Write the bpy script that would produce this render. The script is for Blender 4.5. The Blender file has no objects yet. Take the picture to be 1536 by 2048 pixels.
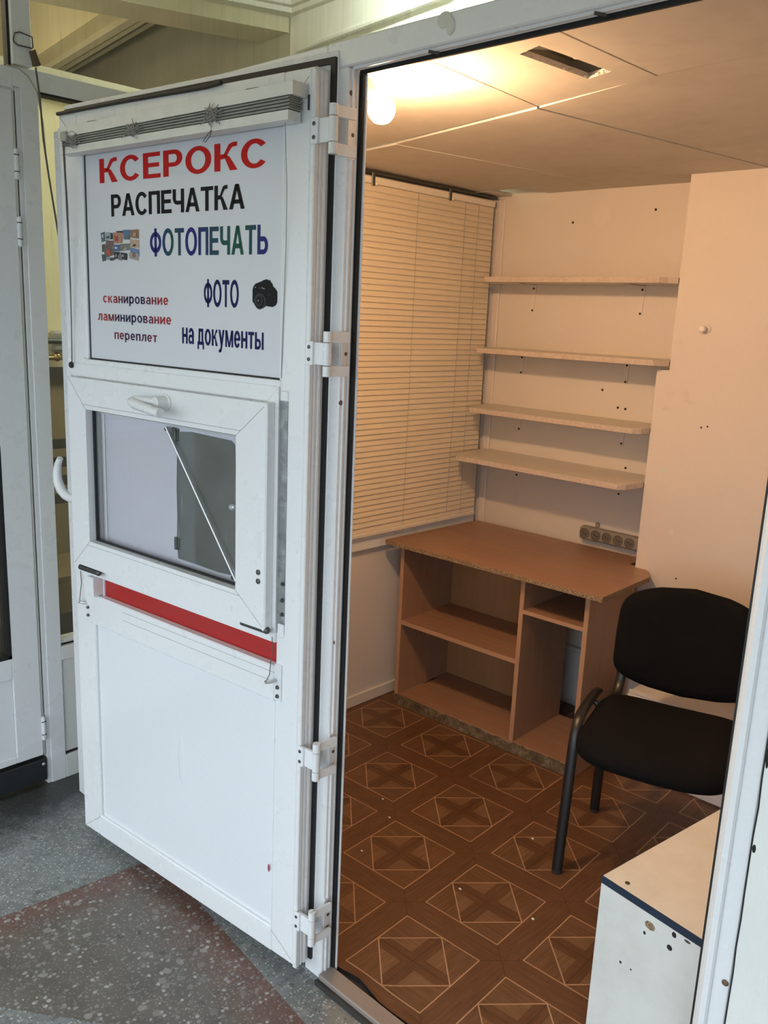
import bpy, bmesh, math, random
from math import sin, cos, pi, radians
from mathutils import Vector, Matrix
random.seed(7)
SC = bpy.context.scene
COL = SC.collection

# ------------------------------------------------------------------ camera
F_PX, YAW, PITCH, ROLL = 1731.459, -0.7599226, 0.2224814, 0.0432401
CAM = Vector((1.379162, -1.342915, 1.649989))
fwd = Vector((sin(YAW) * cos(PITCH), cos(YAW) * cos(PITCH), -sin(PITCH)))
rgt0 = Vector((cos(YAW), -sin(YAW), 0)); up0 = rgt0.cross(fwd)
rgt = cos(ROLL) * rgt0 + sin(ROLL) * up0
upv = -sin(ROLL) * rgt0 + cos(ROLL) * up0
cd = bpy.data.cameras.new('camera'); cd.sensor_fit = 'HORIZONTAL'; cd.sensor_width = 36
cd.lens = F_PX / 1536 * 36; cd.clip_start = 0.05; cd.clip_end = 100
co = bpy.data.objects.new('camera', cd); COL.objects.link(co)
m = Matrix((rgt, upv, -fwd)).transposed().to_4x4(); m.translation = CAM
co.matrix_world = m; SC.camera = co

# ------------------------------------------------------------------ light, exposure
w = bpy.data.worlds.new('sky'); SC.world = w; w.use_nodes = True
bg = w.node_tree.nodes['Background']; bg.inputs[0].default_value = (0.80, 0.91, 1.0, 1); bg.inputs[1].default_value = 3.1
vs = SC.view_settings
vs.view_transform = 'Standard'; vs.look = 'None'; vs.gamma = 1; vs.use_curve_mapping = False; vs.exposure = 0.0
BULB_POWER = 1260.0          # emission strength of the bulb surface
TUBE_POWER = 200.0           # fluorescent tube over the booth
LAMP_POWER = 90.0           # warm lamp in the side passage and the added one behind its wall

cy_ = SC.cycles
cy_.max_bounces = 6; cy_.diffuse_bounces = 4; cy_.glossy_bounces = 2; cy_.transmission_bounces = 4; cy_.transparent_max_bounces = 8
cy_.caustics_reflective = False; cy_.caustics_refractive = False

# ------------------------------------------------------------------ node helpers
class Mat:
    def __init__(s, name):
        s.m = bpy.data.materials.new(name); s.m.use_nodes = True
        s.t = s.m.node_tree; s.n = s.t.nodes; s.l = s.t.links
        s.b = s.n['Principled BSDF']
    def node(s, kind, **kw):
        x = s.n.new(kind)
        for k, v in kw.items(): setattr(x, k, v)
        return x
    def put(s, sock, v):
        if isinstance(v, bpy.types.NodeSocket): s.l.new(v, sock)
        elif isinstance(v, (tuple, list)) and len(v) == 3 and sock.type == 'RGBA': sock.default_value = (*v, 1)
        else: sock.default_value = v
    def math(s, op, a, b=None, c=None, clamp=False):
        x = s.node('ShaderNodeMath', operation=op, use_clamp=clamp)
        for i, v in enumerate((a, b, c)):
            if v is not None: s.put(x.inputs[i], v)
        return x.outputs[0]
    def mix(s, f, a, b, mode='MIX'):
        x = s.node('ShaderNodeMix', data_type='RGBA', blend_type=mode)
        s.put(x.inputs[0], f); s.put(x.inputs[6], a); s.put(x.inputs[7], b); return x.outputs[2]
    def coord(s, which='Object', scale=(1, 1, 1), rot=(0, 0, 0), loc=(0, 0, 0)):
        tc = s.node('ShaderNodeTexCoord'); mp = s.node('ShaderNodeMapping')
        mp.inputs['Scale'].default_value = scale; mp.inputs['Rotation'].default_value = rot; mp.inputs['Location'].default_value = loc
        s.l.new(tc.outputs[which], mp.inputs['Vector']); return mp.outputs[0]
    def noise(s, vec, scale, detail=3, rough=.55, col=False):
        x = s.node('ShaderNodeTexNoise'); s.l.new(vec, x.inputs['Vector'])
        x.inputs['Scale'].default_value = scale; x.inputs['Detail'].default_value = detail; x.inputs['Roughness'].default_value = rough
        return x.outputs['Color' if col else 'Fac']
    def voro(s, vec, scale, feature='F1'):
        x = s.node('ShaderNodeTexVoronoi', feature=feature); s.l.new(vec, x.inputs['Vector']); x.inputs['Scale'].default_value = scale
        return x
    def ramp(s, fac, stops, interp='LINEAR'):
        x = s.node('ShaderNodeValToRGB'); s.put(x.inputs[0], fac); r = x.color_ramp; r.interpolation = interp
        while len(r.elements) < len(stops): r.elements.new(.5)
        for e, (p, c) in zip(r.elements, stops): e.position = p; e.color = (*c, 1) if len(c) == 3 else c
        return x.outputs[0]
    def base(s, c): s.put(s.b.inputs['Base Color'], c); return s
    def rough(s, r): s.put(s.b.inputs['Roughness'], r); return s
    def bump(s, h, strength=.2, dist=.002):
        x = s.node('ShaderNodeBump'); s.put(x.inputs['Height'], h); x.inputs['Strength'].default_value = strength; x.inputs['Distance'].default_value = dist
        s.l.new(x.outputs[0], s.b.inputs['Normal']); return s

def srgb(r, g, b):
    f = lambda c: (c / 255 / 12.92) if c / 255 <= .04045 else ((c / 255 + .055) / 1.055) ** 2.4
    return (f(r), f(g), f(b))
MATS = {}
def simple(name, col, rough=.5, metal=0, var=.06, scale=30, spec=.5, bump=0):
    a = Mat(name); v = a.coord()
    n = a.noise(v, scale, 4)
    k = a.math('MULTIPLY_ADD', n, var * 2, 1 - var)
    a.base(a.mix(1.0, col, a.node('ShaderNodeCombineColor').outputs[0], 'MULTIPLY') if False else mulcol(a, col, k))
    a.rough(rough); a.b.inputs['Metallic'].default_value = metal; a.b.inputs['Specular IOR Level'].default_value = spec
    if bump: a.bump(n, bump, .002)
    MATS[name] = a.m; return a.m
def mulcol(a, col, k):
    x = a.node('ShaderNodeVectorMath', operation='SCALE')
    if isinstance(col, bpy.types.NodeSocket): a.l.new(col, x.inputs[0])
    else: x.inputs[0].default_value = col
    a.put(x.inputs['Scale'], k); return x.outputs[0]

# white PVC with faint dirt
def pvc(name, col, rough):
    a = Mat(name); v = a.coord()
    d = a.noise(v, 9, 3, .6); k = a.ramp(d, [(.10, (.84, .82, .78)), (.24, (1, 1, 1)), (1, (1, 1, 1))])
    fine = a.noise(v, 120, 1)
    c = a.mix(1.0, col, k, 'MULTIPLY'); c = mulcol(a, c, a.math('MULTIPLY_ADD', fine, .06, .97))
    a.base(c); a.rough(a.math('MULTIPLY_ADD', d, .15, rough - .07)); MATS[name] = a.m
pvc('pvc', (.77, .775, .785), .28)
pvc('pvc_panel', (.76, .77, .79), .20)
pvc('pvc_old', (.70, .69, .66), .40)
simple('seam', (.30, .30, .30), .6)
simple('gasket', (.008, .008, .009), .6)
simple('gasket_brown', (.03, .024, .02), .7)
simple('steel_screw', (.10, .095, .09), .4, .6)
simple('screw_rust', (.16, .09, .06), .6, .2)
simple('dark_metal', (.09, .095, .09), .45, .7)
simple('alu', (.62, .63, .64), .35, .8)
simple('red_panel', srgb(166, 36, 34), .35)
simple('lilac_board', (.60, .60, .68), .45, var=.05, scale=8)
simple('cord', (.35, .33, .30), .8)
simple('cord_dark', (.10, .095, .085), .8)
simple('cable', (.42, .39, .30), .6)
simple('slat_dusty', (.34, .34, .30), .6, var=.25, scale=60)
simple('rail_white', (.70, .70, .66), .4, var=.12, scale=25)
simple('black_plastic', (.012, .012, .013), .5)
simple('black_metal', (.010, .010, .011), .38)
simple('kick', (.02, .022, .025), .45, var=.2)
simple('wood_scrap', (.14, .09, .06), .9, var=.4, scale=40)
simple('valve_grey', (.33, .32, .28), .5)
simple('brass', (.45, .33, .14), .35, .8)
simple('brown_board', (.17, .12, .06), .6, var=.1)
simple('dark_wood', (.035, .028, .02), .6)
simple('tan_paint', (.28, .21, .11), .6, var=.1, scale=6)
simple('shelf_white', (.66, .62, .56), .5, var=.08, scale=20)
simple('shelf_edge', (.52, .43, .36), .7, var=.35, scale=90)
simple('plastic_grey', (.25, .225, .19), .5)
simple('socket_face', (.17, .155, .13), .6)
simple('socket_dark', (.11, .10, .085), .6)
simple('switch_green', (.005, .05, .025), .25)
simple('navy_edge', (.010, .022, .045), .4)
simple('subfloor', (.03, .028, .026), .9)
simple('blind_slat', (.70, .61, .47), .5, var=.03)
simple('blind_rail', (.74, .68, .58), .45)
simple('skirting', (.70, .68, .66), .45, var=.04)
simple('plaster_lump', (.66, .65, .58), .9, bump=.5)
simple('cavity', (.40, .38, .32), .95, var=.3, scale=25)
simple('clear_film', (.72, .73, .75), .25)
simple('white_button', (.75, .70, .64), .4)
simple('hole', (.015, .012, .010), .9)
simple('rubber_foot', (.02, .02, .02), .7)
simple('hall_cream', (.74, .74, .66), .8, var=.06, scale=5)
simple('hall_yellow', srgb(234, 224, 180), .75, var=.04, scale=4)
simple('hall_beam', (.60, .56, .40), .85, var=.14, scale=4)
simple('hall_shaded', (.40, .385, .29), .85, var=.16, scale=3)  # hall plaster in shade, the darkness put into its colour
simple('pavement', (.35, .35, .34), .9)

# galvanised sheet
a = Mat('galvanised'); v = a.coord()
vo = a.voro(v, 70); nn = a.noise(v, 22, 5)
c = a.ramp(a.math('ADD', a.math('MULTIPLY', vo.outputs['Color'], .35), a.math('MULTIPLY', nn, .65)), [(.2, (.16, .17, .17)), (.55, (.27, .285, .285)), (.8, (.45, .46, .46))])
a.base(c); a.rough(.45); a.b.inputs['Metallic'].default_value = .5; MATS['galvanised'] = a.m
a = Mat('grey_sheet'); v = a.coord()
nn = a.noise(v, 9, 5); st = a.noise(a.coord(scale=(40, 40, 5)), 1, 3)
c = a.ramp(nn, [(.3, (.085, .095, .095)), (.7, (.135, .145, .145))])
c = a.mix(a.ramp(st, [(.70, (0, 0, 0)), (.76, (1, 1, 1))]), c, (.27, .28, .28))
a.base(c); a.rough(.5); a.b.inputs['Metallic'].default_value = .3; MATS['grey_sheet'] = a.m

# embossed wallpaper
def wallpaper(name, col):
    a = Mat(name)
    v = a.coord(scale=(260, 260, 34)); n = a.noise(v, 1, 3)
    big = a.noise(a.coord(), 2.2, 2)
    k = a.math('ADD', a.math('MULTIPLY_ADD', big, .14, .90), a.math('MULTIPLY', n, .06))
    spots = a.noise(a.coord(loc=(3, 1, 2)), 6, 4, .7)
    c = mulcol(a, col, k); c = a.mix(a.ramp(spots, [(.66, (0, 0, 0)), (.80, (.35, .35, .35))]), c, (.36, .31, .27))
    a.base(c); a.rough(.75); a.bump(n, .35, .0015); MATS[name] = a.m
wallpaper('wallpaper', (.66, .60, .53))
wallpaper('wallpaper_box', (.68, .61, .55))
wallpaper('plain_panel', (.66, .63, .62))
wallpaper('plaster_wall', (.76, .76, .73))
# ceiling board
a = Mat('ceiling_board'); v = a.coord(); n = a.noise(v, 3, 6); sm = a.noise(a.coord(loc=(2, 5, 1)), 14, 4)
c = a.ramp(a.math('ADD', a.math('MULTIPLY', n, .6), a.math('MULTIPLY', sm, .4)), [(.30, (.44, .40, .345)), (.5, (.52, .48, .425)), (.8, (.57, .53, .475))])
a.base(c); a.rough(.55); MATS['ceiling_board'] = a.m

# beech laminate
def wood(name, c0, c1, ax=0, rough=.4):
    a = Mat(name); sc = [55, 55, 55]; sc[ax] = 3.0
    g = a.noise(a.coord(scale=tuple(sc)), 1, 5, .65); b = a.noise(a.coord(), 3, 3)
    f = a.math('ADD', a.math('MULTIPLY', g, .7), a.math('MULTIPLY', b, .3))
    a.base(a.ramp(f, [(.3, c0), (.7, c1)])); a.rough(rough); a.bump(g, .06, .001); MATS[name] = a.m
wood('laminate', (.27, .148, .093), (.35, .207, .138))
wood('laminate_v', (.27, .148, .093), (.35, .207, .138), 2)
wood('laminate_edge', (.40, .235, .145), (.47, .285, .18), 0)
wood('laminate_edge_v', (.40, .235, .145), (.47, .285, .18), 2)
wood('back_board', (.36, .195, .095), (.43, .24, .125), 2)
wood('threshold_wood', (.19, .155, .135), (.27, .23, .205), 0, .6)
a = Mat('chipboard'); v = a.coord(); n = a.noise(v, 160, 4, .7); vo = a.voro(v, 220)
c = a.ramp(a.math('ADD', a.math('MULTIPLY', n, .6), a.math('MULTIPLY', vo.outputs['Distance'], .5)), [(.30, (.06, .04, .02)), (.5, (.20, .13, .075)), (.72, (.38, .28, .17))])
a.base(c); a.rough(.9); a.bump(n, .6, .003); MATS['chipboard'] = a.m
a = Mat('chipboard_dirty'); v = a.coord(); n = a.noise(v, 120, 5, .75); n2 = a.noise(v, 25, 4)
c = a.ramp(a.math('ADD', a.math('MULTIPLY', n, .6), a.math('MULTIPLY', n2, .5)), [(.35, (.035, .026, .016)), (.55, (.13, .095, .055)), (.75, (.30, .24, .17))])
a.base(c); a.rough(.95); a.bump(n, .8, .004); MATS['chipboard_dirty'] = a.m

# white cabinet melamine
a = Mat('melamine'); v = a.coord(); n = a.noise(v, 4, 6, .7); sp = a.noise(v, 38, 3, .6)
c = a.ramp(n, [(.3, (.56, .55, .51)), (.55, (.66, .655, .62)), (1, (.68, .67, .64))])
c = a.mix(a.ramp(sp, [(.74, (0, 0, 0)), (.80, (.6, .6, .6))]), c, (.22, .19, .16))
a.base(c); a.rough(.35); MATS['melamine'] = a.m

# black fabric
a = Mat('fabric_black'); v = a.coord(scale=(900, 900, 900)); n = a.noise(v, 1, 2)
a.base(a.ramp(n, [(.3, (.0022, .0022, .0025)), (.7, (.0062, .0062, .0068))])); a.rough(.95); a.b.inputs['Specular IOR Level'].default_value = .15
a.bump(n, .4, .001); MATS['fabric_black'] = a.m

# glass: mostly clear with a weak sheen and dust
def glass(name, dust, dustcol=(.45, .43, .36)):
    a = Mat(name); tr = a.node('ShaderNodeBsdfTransparent'); gl = a.node('ShaderNodeBsdfGlossy'); gl.inputs['Roughness'].default_value = .03
    fr = a.node('ShaderNodeFresnel'); ge = a.node('ShaderNodeNewGeometry')
    a.l.new(a.math('MULTIPLY_ADD', ge.outputs['Backfacing'], 1 / 1.45 - 1.45, 1.45), fr.inputs['IOR'])
    mx = a.node('ShaderNodeMixShader'); a.l.new(fr.outputs[0], mx.inputs[0]); a.l.new(tr.outputs[0], mx.inputs[1]); a.l.new(gl.outputs[0], mx.inputs[2])
    df = a.node('ShaderNodeBsdfDiffuse'); df.inputs[0].default_value = (*dustcol, 1)
    st = a.noise(a.coord(scale=(60, 60, 3)), 1, 5, .7)
    k = a.ramp(st, [(.35, (dust * .6,) * 3), (.62, (dust,) * 3), (.72, (min(1, dust * 3),) * 3)])
    m2 = a.node('ShaderNodeMixShader'); a.l.new(k, m2.inputs[0]); a.l.new(mx.outputs[0], m2.inputs[1]); a.l.new(df.outputs[0], m2.inputs[2])
    a.l.new(m2.outputs[0], a.n['Material Output'].inputs[0]); MATS[name] = a.m
glass('glass_clean', .015); glass('glass_dusty', .10); glass('glass_passage', .05)

# emitters
def emit(name, col, s):
    a = Mat(name); a.b.inputs['Emission Color'].default_value = (*col, 1); a.b.inputs['Emission Strength'].default_value = s
    a.base(col); MATS[name] = a.m
emit('bulb_glass', (1.0, .60, .305), BULB_POWER)
emit('tube_glow', (.90, 1.0, .86), TUBE_POWER)
emit('lamp_glow', (1.0, .86, .60), LAMP_POWER)

# linoleum with printed parquet squares
a = Mat('linoleum')
LP, LA = .3325, radians(2.4)
v = a.coord(rot=(0, 0, -LA), scale=(1, 1, 1))
sx = a.node('ShaderNodeSeparateXYZ'); a.l.new(v, sx.inputs[0])
LC = (.1065, .4985)                                                # centre of one printed square
lx = LC[0] * cos(LA) + LC[1] * sin(LA); ly = -LC[0] * sin(LA) + LC[1] * cos(LA)
U = a.math('DIVIDE', a.math('SUBTRACT', sx.outputs[0], lx), LP); V = a.math('DIVIDE', a.math('SUBTRACT', sx.outputs[1], ly), LP)
fu = a.math('SUBTRACT', a.math('FRACT', a.math('ADD', U, 20.5)), .5); fv = a.math('SUBTRACT', a.math('FRACT', a.math('ADD', V, 20.5)), .5)
au = a.math('ABSOLUTE', fu); av = a.math('ABSOLUTE', fv)
mm = a.math('MAXIMUM', au, av); dd = a.math('ADD', au, av); mn = a.math('MINIMUM', au, av)
lt = lambda x, y: a.math('LESS_THAN', x, y)
near = lambda x, c, w_: lt(a.math('ABSOLUTE', a.math('SUBTRACT', x, c)), w_)
HS = .374
gu = a.noise(a.coord(rot=(0, 0, -LA), scale=(9, 150, 1)), 1, 5, .7); gv = a.noise(a.coord(rot=(0, 0, -LA), scale=(150, 9, 1)), 1, 5, .7, )
sel = lt(au, av)                                                    # 1 where |fv| is larger
outside = a.math('GREATER_THAN', mm, HS)
inside_d = lt(dd, HS * .985)
# grain: strips run along the joint; inner bands along their own axis; triangles across
alongu = a.math('MULTIPLY', outside, sel)
band = a.math('MULTIPLY', inside_d, lt(mn, .070))
bandu = a.math('MULTIPLY', band, lt(av, au))
useu = a.math('ADD', alongu, bandu, clamp=True)
tri = a.math('MULTIPLY', a.math('SUBTRACT', 1, outside), a.math('SUBTRACT', 1, band))
useu = a.math('ADD', useu, a.math('MULTIPLY', tri, lt(a.math('MULTIPLY', fu, fv), 0)), clamp=True)
gr = a.math('ADD', a.math('MULTIPLY', gu, useu), a.math('MULTIPLY', gv, a.math('SUBTRACT', 1, useu)))
strip_c = a.ramp(gr, [(.30, (.085, .037, .017)), (.70, (.175, .085, .043))])
tri_c = a.ramp(gr, [(.30, (.100, .045, .021)), (.70, (.195, .100, .052))])
band_c = a.ramp(gr, [(.30, (.082, .035, .016)), (.70, (.165, .079, .039))])
star_c = a.ramp(gr, [(.30, (.125, .062, .030)), (.70, (.245, .140, .075))])
c = a.mix(outside, tri_c, strip_c)
c = a.mix(inside_d, c, star_c); c = a.mix(band, c, band_c)
# split lines of the print
seam1 = a.math('MULTIPLY', inside_d, near(mn, 0, .006)); seam2 = a.math('MULTIPLY', band, near(mn, .070, .005))
seam3 = a.math('MULTIPLY', outside, near(a.math('SUBTRACT', au, av), 0, .006))
c = a.mix(a.math('MULTIPLY', a.math('ADD', a.math('ADD', seam1, seam2), seam3, clamp=True), .5), c, (.03, .014, .007))
line = a.math('ADD', near(mm, HS, .0052), a.math('MULTIPLY', near(dd, HS * .985, .0074), lt(mm, HS)), clamp=True)
c = a.mix(line, c, (.46, .29, .175))
dirt = a.noise(a.coord(), 5, 6, .7)
c = mulcol(a, c, a.math('MULTIPLY_ADD', dirt, .5, .60))
a.base(c); a.rough(a.math('MULTIPLY_ADD', dirt, .2, .33)); MATS['linoleum'] = a.m

# terrazzo
a = Mat('terrazzo'); v = a.coord(); sx = a.node('ShaderNodeSeparateXYZ'); a.l.new(v, sx.inputs[0])
X, Y = sx.outputs[0], sx.outputs[1]
def chips(scale, thr, light):
    vo = a.voro(v, scale); cs = a.node('ShaderNodeSeparateColor'); a.l.new(vo.outputs['Color'], cs.inputs[0])
    wob = a.math('MULTIPLY_ADD', a.noise(v, scale * 1.6, 1), .5, -.25)
    big = lt_(a.math('ADD', vo.outputs['Distance'], wob), a.math('MULTIPLY_ADD', cs.outputs[2], .50, .06))
    return a.math('MULTIPLY', big, a.math('GREATER_THAN', cs.outputs[0], thr)), cs.outputs[1]
lt_ = lambda x, y: a.math('LESS_THAN', x, y)
# plan of the brown field: edges measured on the floor
e1 = a.math('GREATER_THAN', X, a.math('MULTIPLY_ADD', Y, .115, -.731))                       # left edge
e2 = lt_(Y, a.math('MULTIPLY_ADD', X, -.12, -.152))                                         # edge along the booth
e3 = a.math('GREATER_THAN', Y, a.math('MULTIPLY_ADD', X, .726, -.318))                      # cut corner
brown = a.math('MULTIPLY', a.math('MULTIPLY', e1, e2), e3)
d1 = a.math('SUBTRACT', X, a.math('MULTIPLY_ADD', Y, .115, -.731)); d2 = a.math('SUBTRACT', a.math('MULTIPLY_ADD', X, -.12, -.152), Y)
dmin = a.math('MINIMUM', d1, d2); dmin = a.math('ADD', dmin, a.math('MULTIPLY_ADD', a.noise(v, 6, 3), .10, -.05))
rim = a.math('SUBTRACT', 1.25, a.math('MULTIPLY', dmin, 8.0), clamp=True)
mott = a.noise(v, 14, 5)
grey = a.ramp(mott, [(.3, (.15, .16, .155)), (.7, (.22, .23, .225))])
inner = a.ramp(mott, [(.3, (.100, .086, .072)), (.7, (.145, .125, .105))])
red = a.ramp(mott, [(.3, (.120, .060, .046)), (.7, (.165, .088, .068))])
c = a.mix(brown, grey, a.mix(rim, inner, red))
k1, r1 = chips(72, .60, 1); k2, r2 = chips(125, .10, 1); k3, r3 = chips(46, .66, 1)
lightc = a.ramp(r1, [(0, (.17, .155, .14)), (.6, (.30, .29, .27)), (1, (.44, .43, .40))])
c = a.mix(a.math('MULTIPLY', k2, a.math('MULTIPLY_ADD', brown, -.58, .85)), c, a.ramp(r2, [(0, (.05, .045, .04)), (.25, (.20, .20, .19)), (.6, (.34, .34, .33)), (1, (.56, .56, .54))]))
c = a.mix(a.math('MULTIPLY', k1, a.math('MULTIPLY_ADD', brown, .35, .5)), c, lightc)
c = a.mix(a.math('MULTIPLY', k3, .6), c, a.ramp(r3, [(0, (.04, .035, .03)), (.4, (.22, .20, .18)), (1, (.36, .34, .31))]))
# grime with its own shape along the foot of the partitions
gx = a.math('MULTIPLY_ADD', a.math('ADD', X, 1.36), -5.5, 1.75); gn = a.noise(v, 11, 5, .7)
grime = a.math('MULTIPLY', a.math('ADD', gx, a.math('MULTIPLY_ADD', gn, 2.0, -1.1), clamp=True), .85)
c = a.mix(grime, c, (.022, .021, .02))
crack = a.voro(a.coord(loc=(.31, .2, 0)), .9, 'DISTANCE_TO_EDGE'); cr = lt_(a.math('ADD', crack.outputs['Distance'], a.math('MULTIPLY_ADD', a.noise(v, 30, 3), .012, -.006)), .0035)
c = a.mix(a.math('MULTIPLY', cr, .25), c, (.03, .03, .028))
a.base(c); a.rough(a.math('MULTIPLY_ADD', mott, .3, .30)); MATS['terrazzo'] = a.m

# coloured print of the sign
def ramp_print(name, stops):
    a = Mat(name); tc = a.node('ShaderNodeTexCoord'); s_ = a.node('ShaderNodeSeparateXYZ'); a.l.new(tc.outputs['Generated'], s_.inputs[0])
    a.base(a.ramp(s_.outputs[0], stops)); a.rough(.4); MATS[name] = a.m
simple('print_red', srgb(190, 30, 30), .4, var=.02); simple('print_black', (.008, .008, .009), .4, var=.02); simple('print_navy', (.012, .010, .075), .4, var=.02)
BL, GN = (.022, .024, .16), (.018, .090, .060)
ramp_print('print_wave', [(0, BL), (.09, BL), (.22, GN), (.33, BL), (.42, BL), (.56, (.02, .06, .10)), (.70, GN), (.84, GN), (.95, BL), (1, BL)])
RD, NV = (.36, .035, .035), (.022, .016, .055)
ramp_print('print_fade', [(0, RD), (.12, RD), (.38, NV), (.62, NV), (.9, RD), (1, RD)])
ramp_print('print_fade_long', [(0, RD), (.1, RD), (.32, NV), (.62, NV), (.9, RD), (1, RD)])
ramp_print('print_fade_short', [(0, (.22, .03, .05)), (.4, NV), (.75, (.10, .02, .06)), (1, (.20, .025, .05))])
simple('sign_white', (.66, .67, .71), .45, var=.02, scale=6, spec=.3)
for k_ in [k for k in MATS if k.startswith('print')]: MATS[k_].node_tree.nodes['Principled BSDF'].inputs['Specular IOR Level'].default_value = .12

# ------------------------------------------------------------------ mesh helpers
class G:
    """collects shapes in one bmesh"""
    def __init__(s): s.bm = bmesh.new()
    def box(s, x0, x1, y0, y1, z0, z1, bev=0):
        r = bmesh.ops.create_cube(s.bm, size=1.0); vs_ = r['verts']
        sx_, sy_, sz_ = x1 - x0, y1 - y0, z1 - z0
        for q in vs_: q.co = Vector(((x0 + x1) / 2 + q.co.x * sx_, (y0 + y1) / 2 + q.co.y * sy_, (z0 + z1) / 2 + q.co.z * sz_))
        if bev:
            es = list({e for q in vs_ for e in q.link_edges})
            bmesh.ops.bevel(s.bm, geom=es, offset=min(bev, abs(sx_) / 2.2, abs(sy_) / 2.2, abs(sz_) / 2.2), segments=1, affect='EDGES')
        return s
    def hexa(s, P):
        """8 corners: 4 of one face, then the 4 opposite"""
        q = [s.bm.verts.new(p) for p in P]
        for f in ((0, 1, 2, 3), (7, 6, 5, 4), (0, 4, 5, 1), (1, 5, 6, 2), (2, 6, 7, 3), (3, 7, 4, 0)): s.bm.faces.new([q[i] for i in f])
        return s
    def prism(s, pts, d):
        """closed outline (3D points) extruded along vector d"""
        d = Vector(d); A = [s.bm.verts.new(p) for p in pts]; Bv = [s.bm.verts.new(Vector(p) + d) for p in pts]; n = len(pts)
        s.bm.faces.new(A[::-1]); s.bm.faces.new(Bv)
        for i in range(n): s.bm.faces.new((A[i], A[(i + 1) % n], Bv[(i + 1) % n], Bv[i]))
        return s
    def face(s, pts): s.bm.faces.new([s.bm.verts.new(p) for p in pts]); return s
    def tube(s, path, r, n=10, ry=None, ref=None, caps=True):
        path = [Vector(p) for p in path]; rings = []; L = len(path)
        rr = r if isinstance(r, (list, tuple)) else [r] * L
        prev = None
        for i, p in enumerate(path):
            t = (path[min(i + 1, L - 1)] - path[max(i - 1, 0)]).normalized()
            if ref is not None: u = Vector(ref) - t * Vector(ref).dot(t)
            elif prev is not None: u = prev - t * prev.dot(t)
            else: u = (Vector((0, 0, 1)) if abs(t.z) < .9 else Vector((1, 0, 0))); u = u - t * u.dot(t)
            u.normalize(); prev = u; w_ = t.cross(u)
            k = rr[i]; kb = (ry if ry else k) if not (ry and isinstance(r, (list, tuple))) else ry * k / rr[0]
            rings.append([s.bm.verts.new(p + u * k * cos(2 * pi * j / n) + w_ * kb * sin(2 * pi * j / n)) for j in range(n)])
        for A, Bv in zip(rings, rings[1:]):
            for j in range(n): s.bm.faces.new((A[j], A[(j + 1) % n], Bv[(j + 1) % n], Bv[j]))
        if caps: s.bm.faces.new(rings[0][::-1]); s.bm.faces.new(rings[-1])
        return s
    def cyl(s, p0, p1, r, n=16): return s.tube([p0, p1], r, n)
    def lathe(s, o, axis, prof, n=20):
        """prof: (distance along axis, radius)"""
        ax_ = Vector(axis).normalized(); o = Vector(o); L = [o + ax_ * d for d, r in prof]
        u = (Vector((0, 0, 1)) if abs(ax_.z) < .9 else Vector((1, 0, 0))); u = (u - ax_ * u.dot(ax_)).normalized(); w_ = ax_.cross(u)
        rings = [[s.bm.verts.new(p + (u * cos(2 * pi * j / n) + w_ * sin(2 * pi * j / n)) * max(r, 1e-4)) for j in range(n)] for p, (d, r) in zip(L, prof)]
        for A, Bv in zip(rings, rings[1:]):
            for j in range(n): s.bm.faces.new((A[j], A[(j + 1) % n], Bv[(j + 1) % n], Bv[j]))
        s.bm.faces.new(rings[0][::-1]); s.bm.faces.new(rings[-1]); return s
    def ball(s, c, r, n=12, sc=(1, 1, 1)):
        q = bmesh.ops.create_uvsphere(s.bm, u_segments=n, v_segments=max(6, n // 2), radius=r)['verts']
        for x in q: x.co = Vector((c[0] + x.co.x * sc[0], c[1] + x.co.y * sc[1], c[2] + x.co.z * sc[2]))
        return s
    def loft(s, rings, cap=True):
        R_ = [[s.bm.verts.new(p) for p in r] for r in rings]; n = len(rings[0])
        for A, Bv in zip(R_, R_[1:]):
            for j in range(n): s.bm.faces.new((A[j], A[(j + 1) % n], Bv[(j + 1) % n], Bv[j]))
        if cap: s.bm.faces.new(R_[0][::-1]); s.bm.faces.new(R_[-1])
        return s

def obj(name, g, mat, parent=None, smooth=None, recalc=True):
    me = bpy.data.meshes.new(name)
    if recalc: bmesh.ops.recalc_face_normals(g.bm, faces=g.bm.faces[:])
    g.bm.to_mesh(me); g.bm.free()
    mats = mat if isinstance(mat, (list, tuple)) else [mat]
    for x in mats: me.materials.append(MATS[x])
    if smooth:
        me.polygons.foreach_set('use_smooth', [True] * len(me.polygons)); me.set_sharp_from_angle(angle=radians(smooth))
    o = bpy.data.objects.new(name, me); COL.objects.link(o)
    if parent: o.parent = parent
    return o
def copy_of(o, parent=None, loc=None, rot=None):
    c_ = o.copy(); COL.objects.link(c_); c_.parent = parent
    if loc is not None: c_.location = loc
    if rot is not None: c_.rotation_euler = rot
    return c_
def tag(o, label, cat, group=None, kind=None):
    o['label'] = label; o['category'] = cat
    if group: o['group'] = group
    if kind: o['kind'] = kind
    return o
def empty(name, loc=(0, 0, 0), rz=0):
    o = bpy.data.objects.new(name, None); COL.objects.link(o); o.location = loc; o.rotation_euler = (0, 0, rz); o.empty_display_size = .1
    return o
def bx(name, mat, parent, *a_, bev=.0015):
    return obj(name, G().box(*a_, bev=bev), mat, parent)

HC, D, XL, FZ = 2.1795, 1.869, -1.084, -.02      # ceiling, back wall, left wall, hall floor level

# ================================================================== SETTING: hall
o = obj('floor_hall', G().box(-9, 5, -8, 3.2, -.12, FZ), 'terrazzo')
tag(o, 'grey and brown speckled terrazzo floor outside the booth', 'floor', kind='structure')
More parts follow.
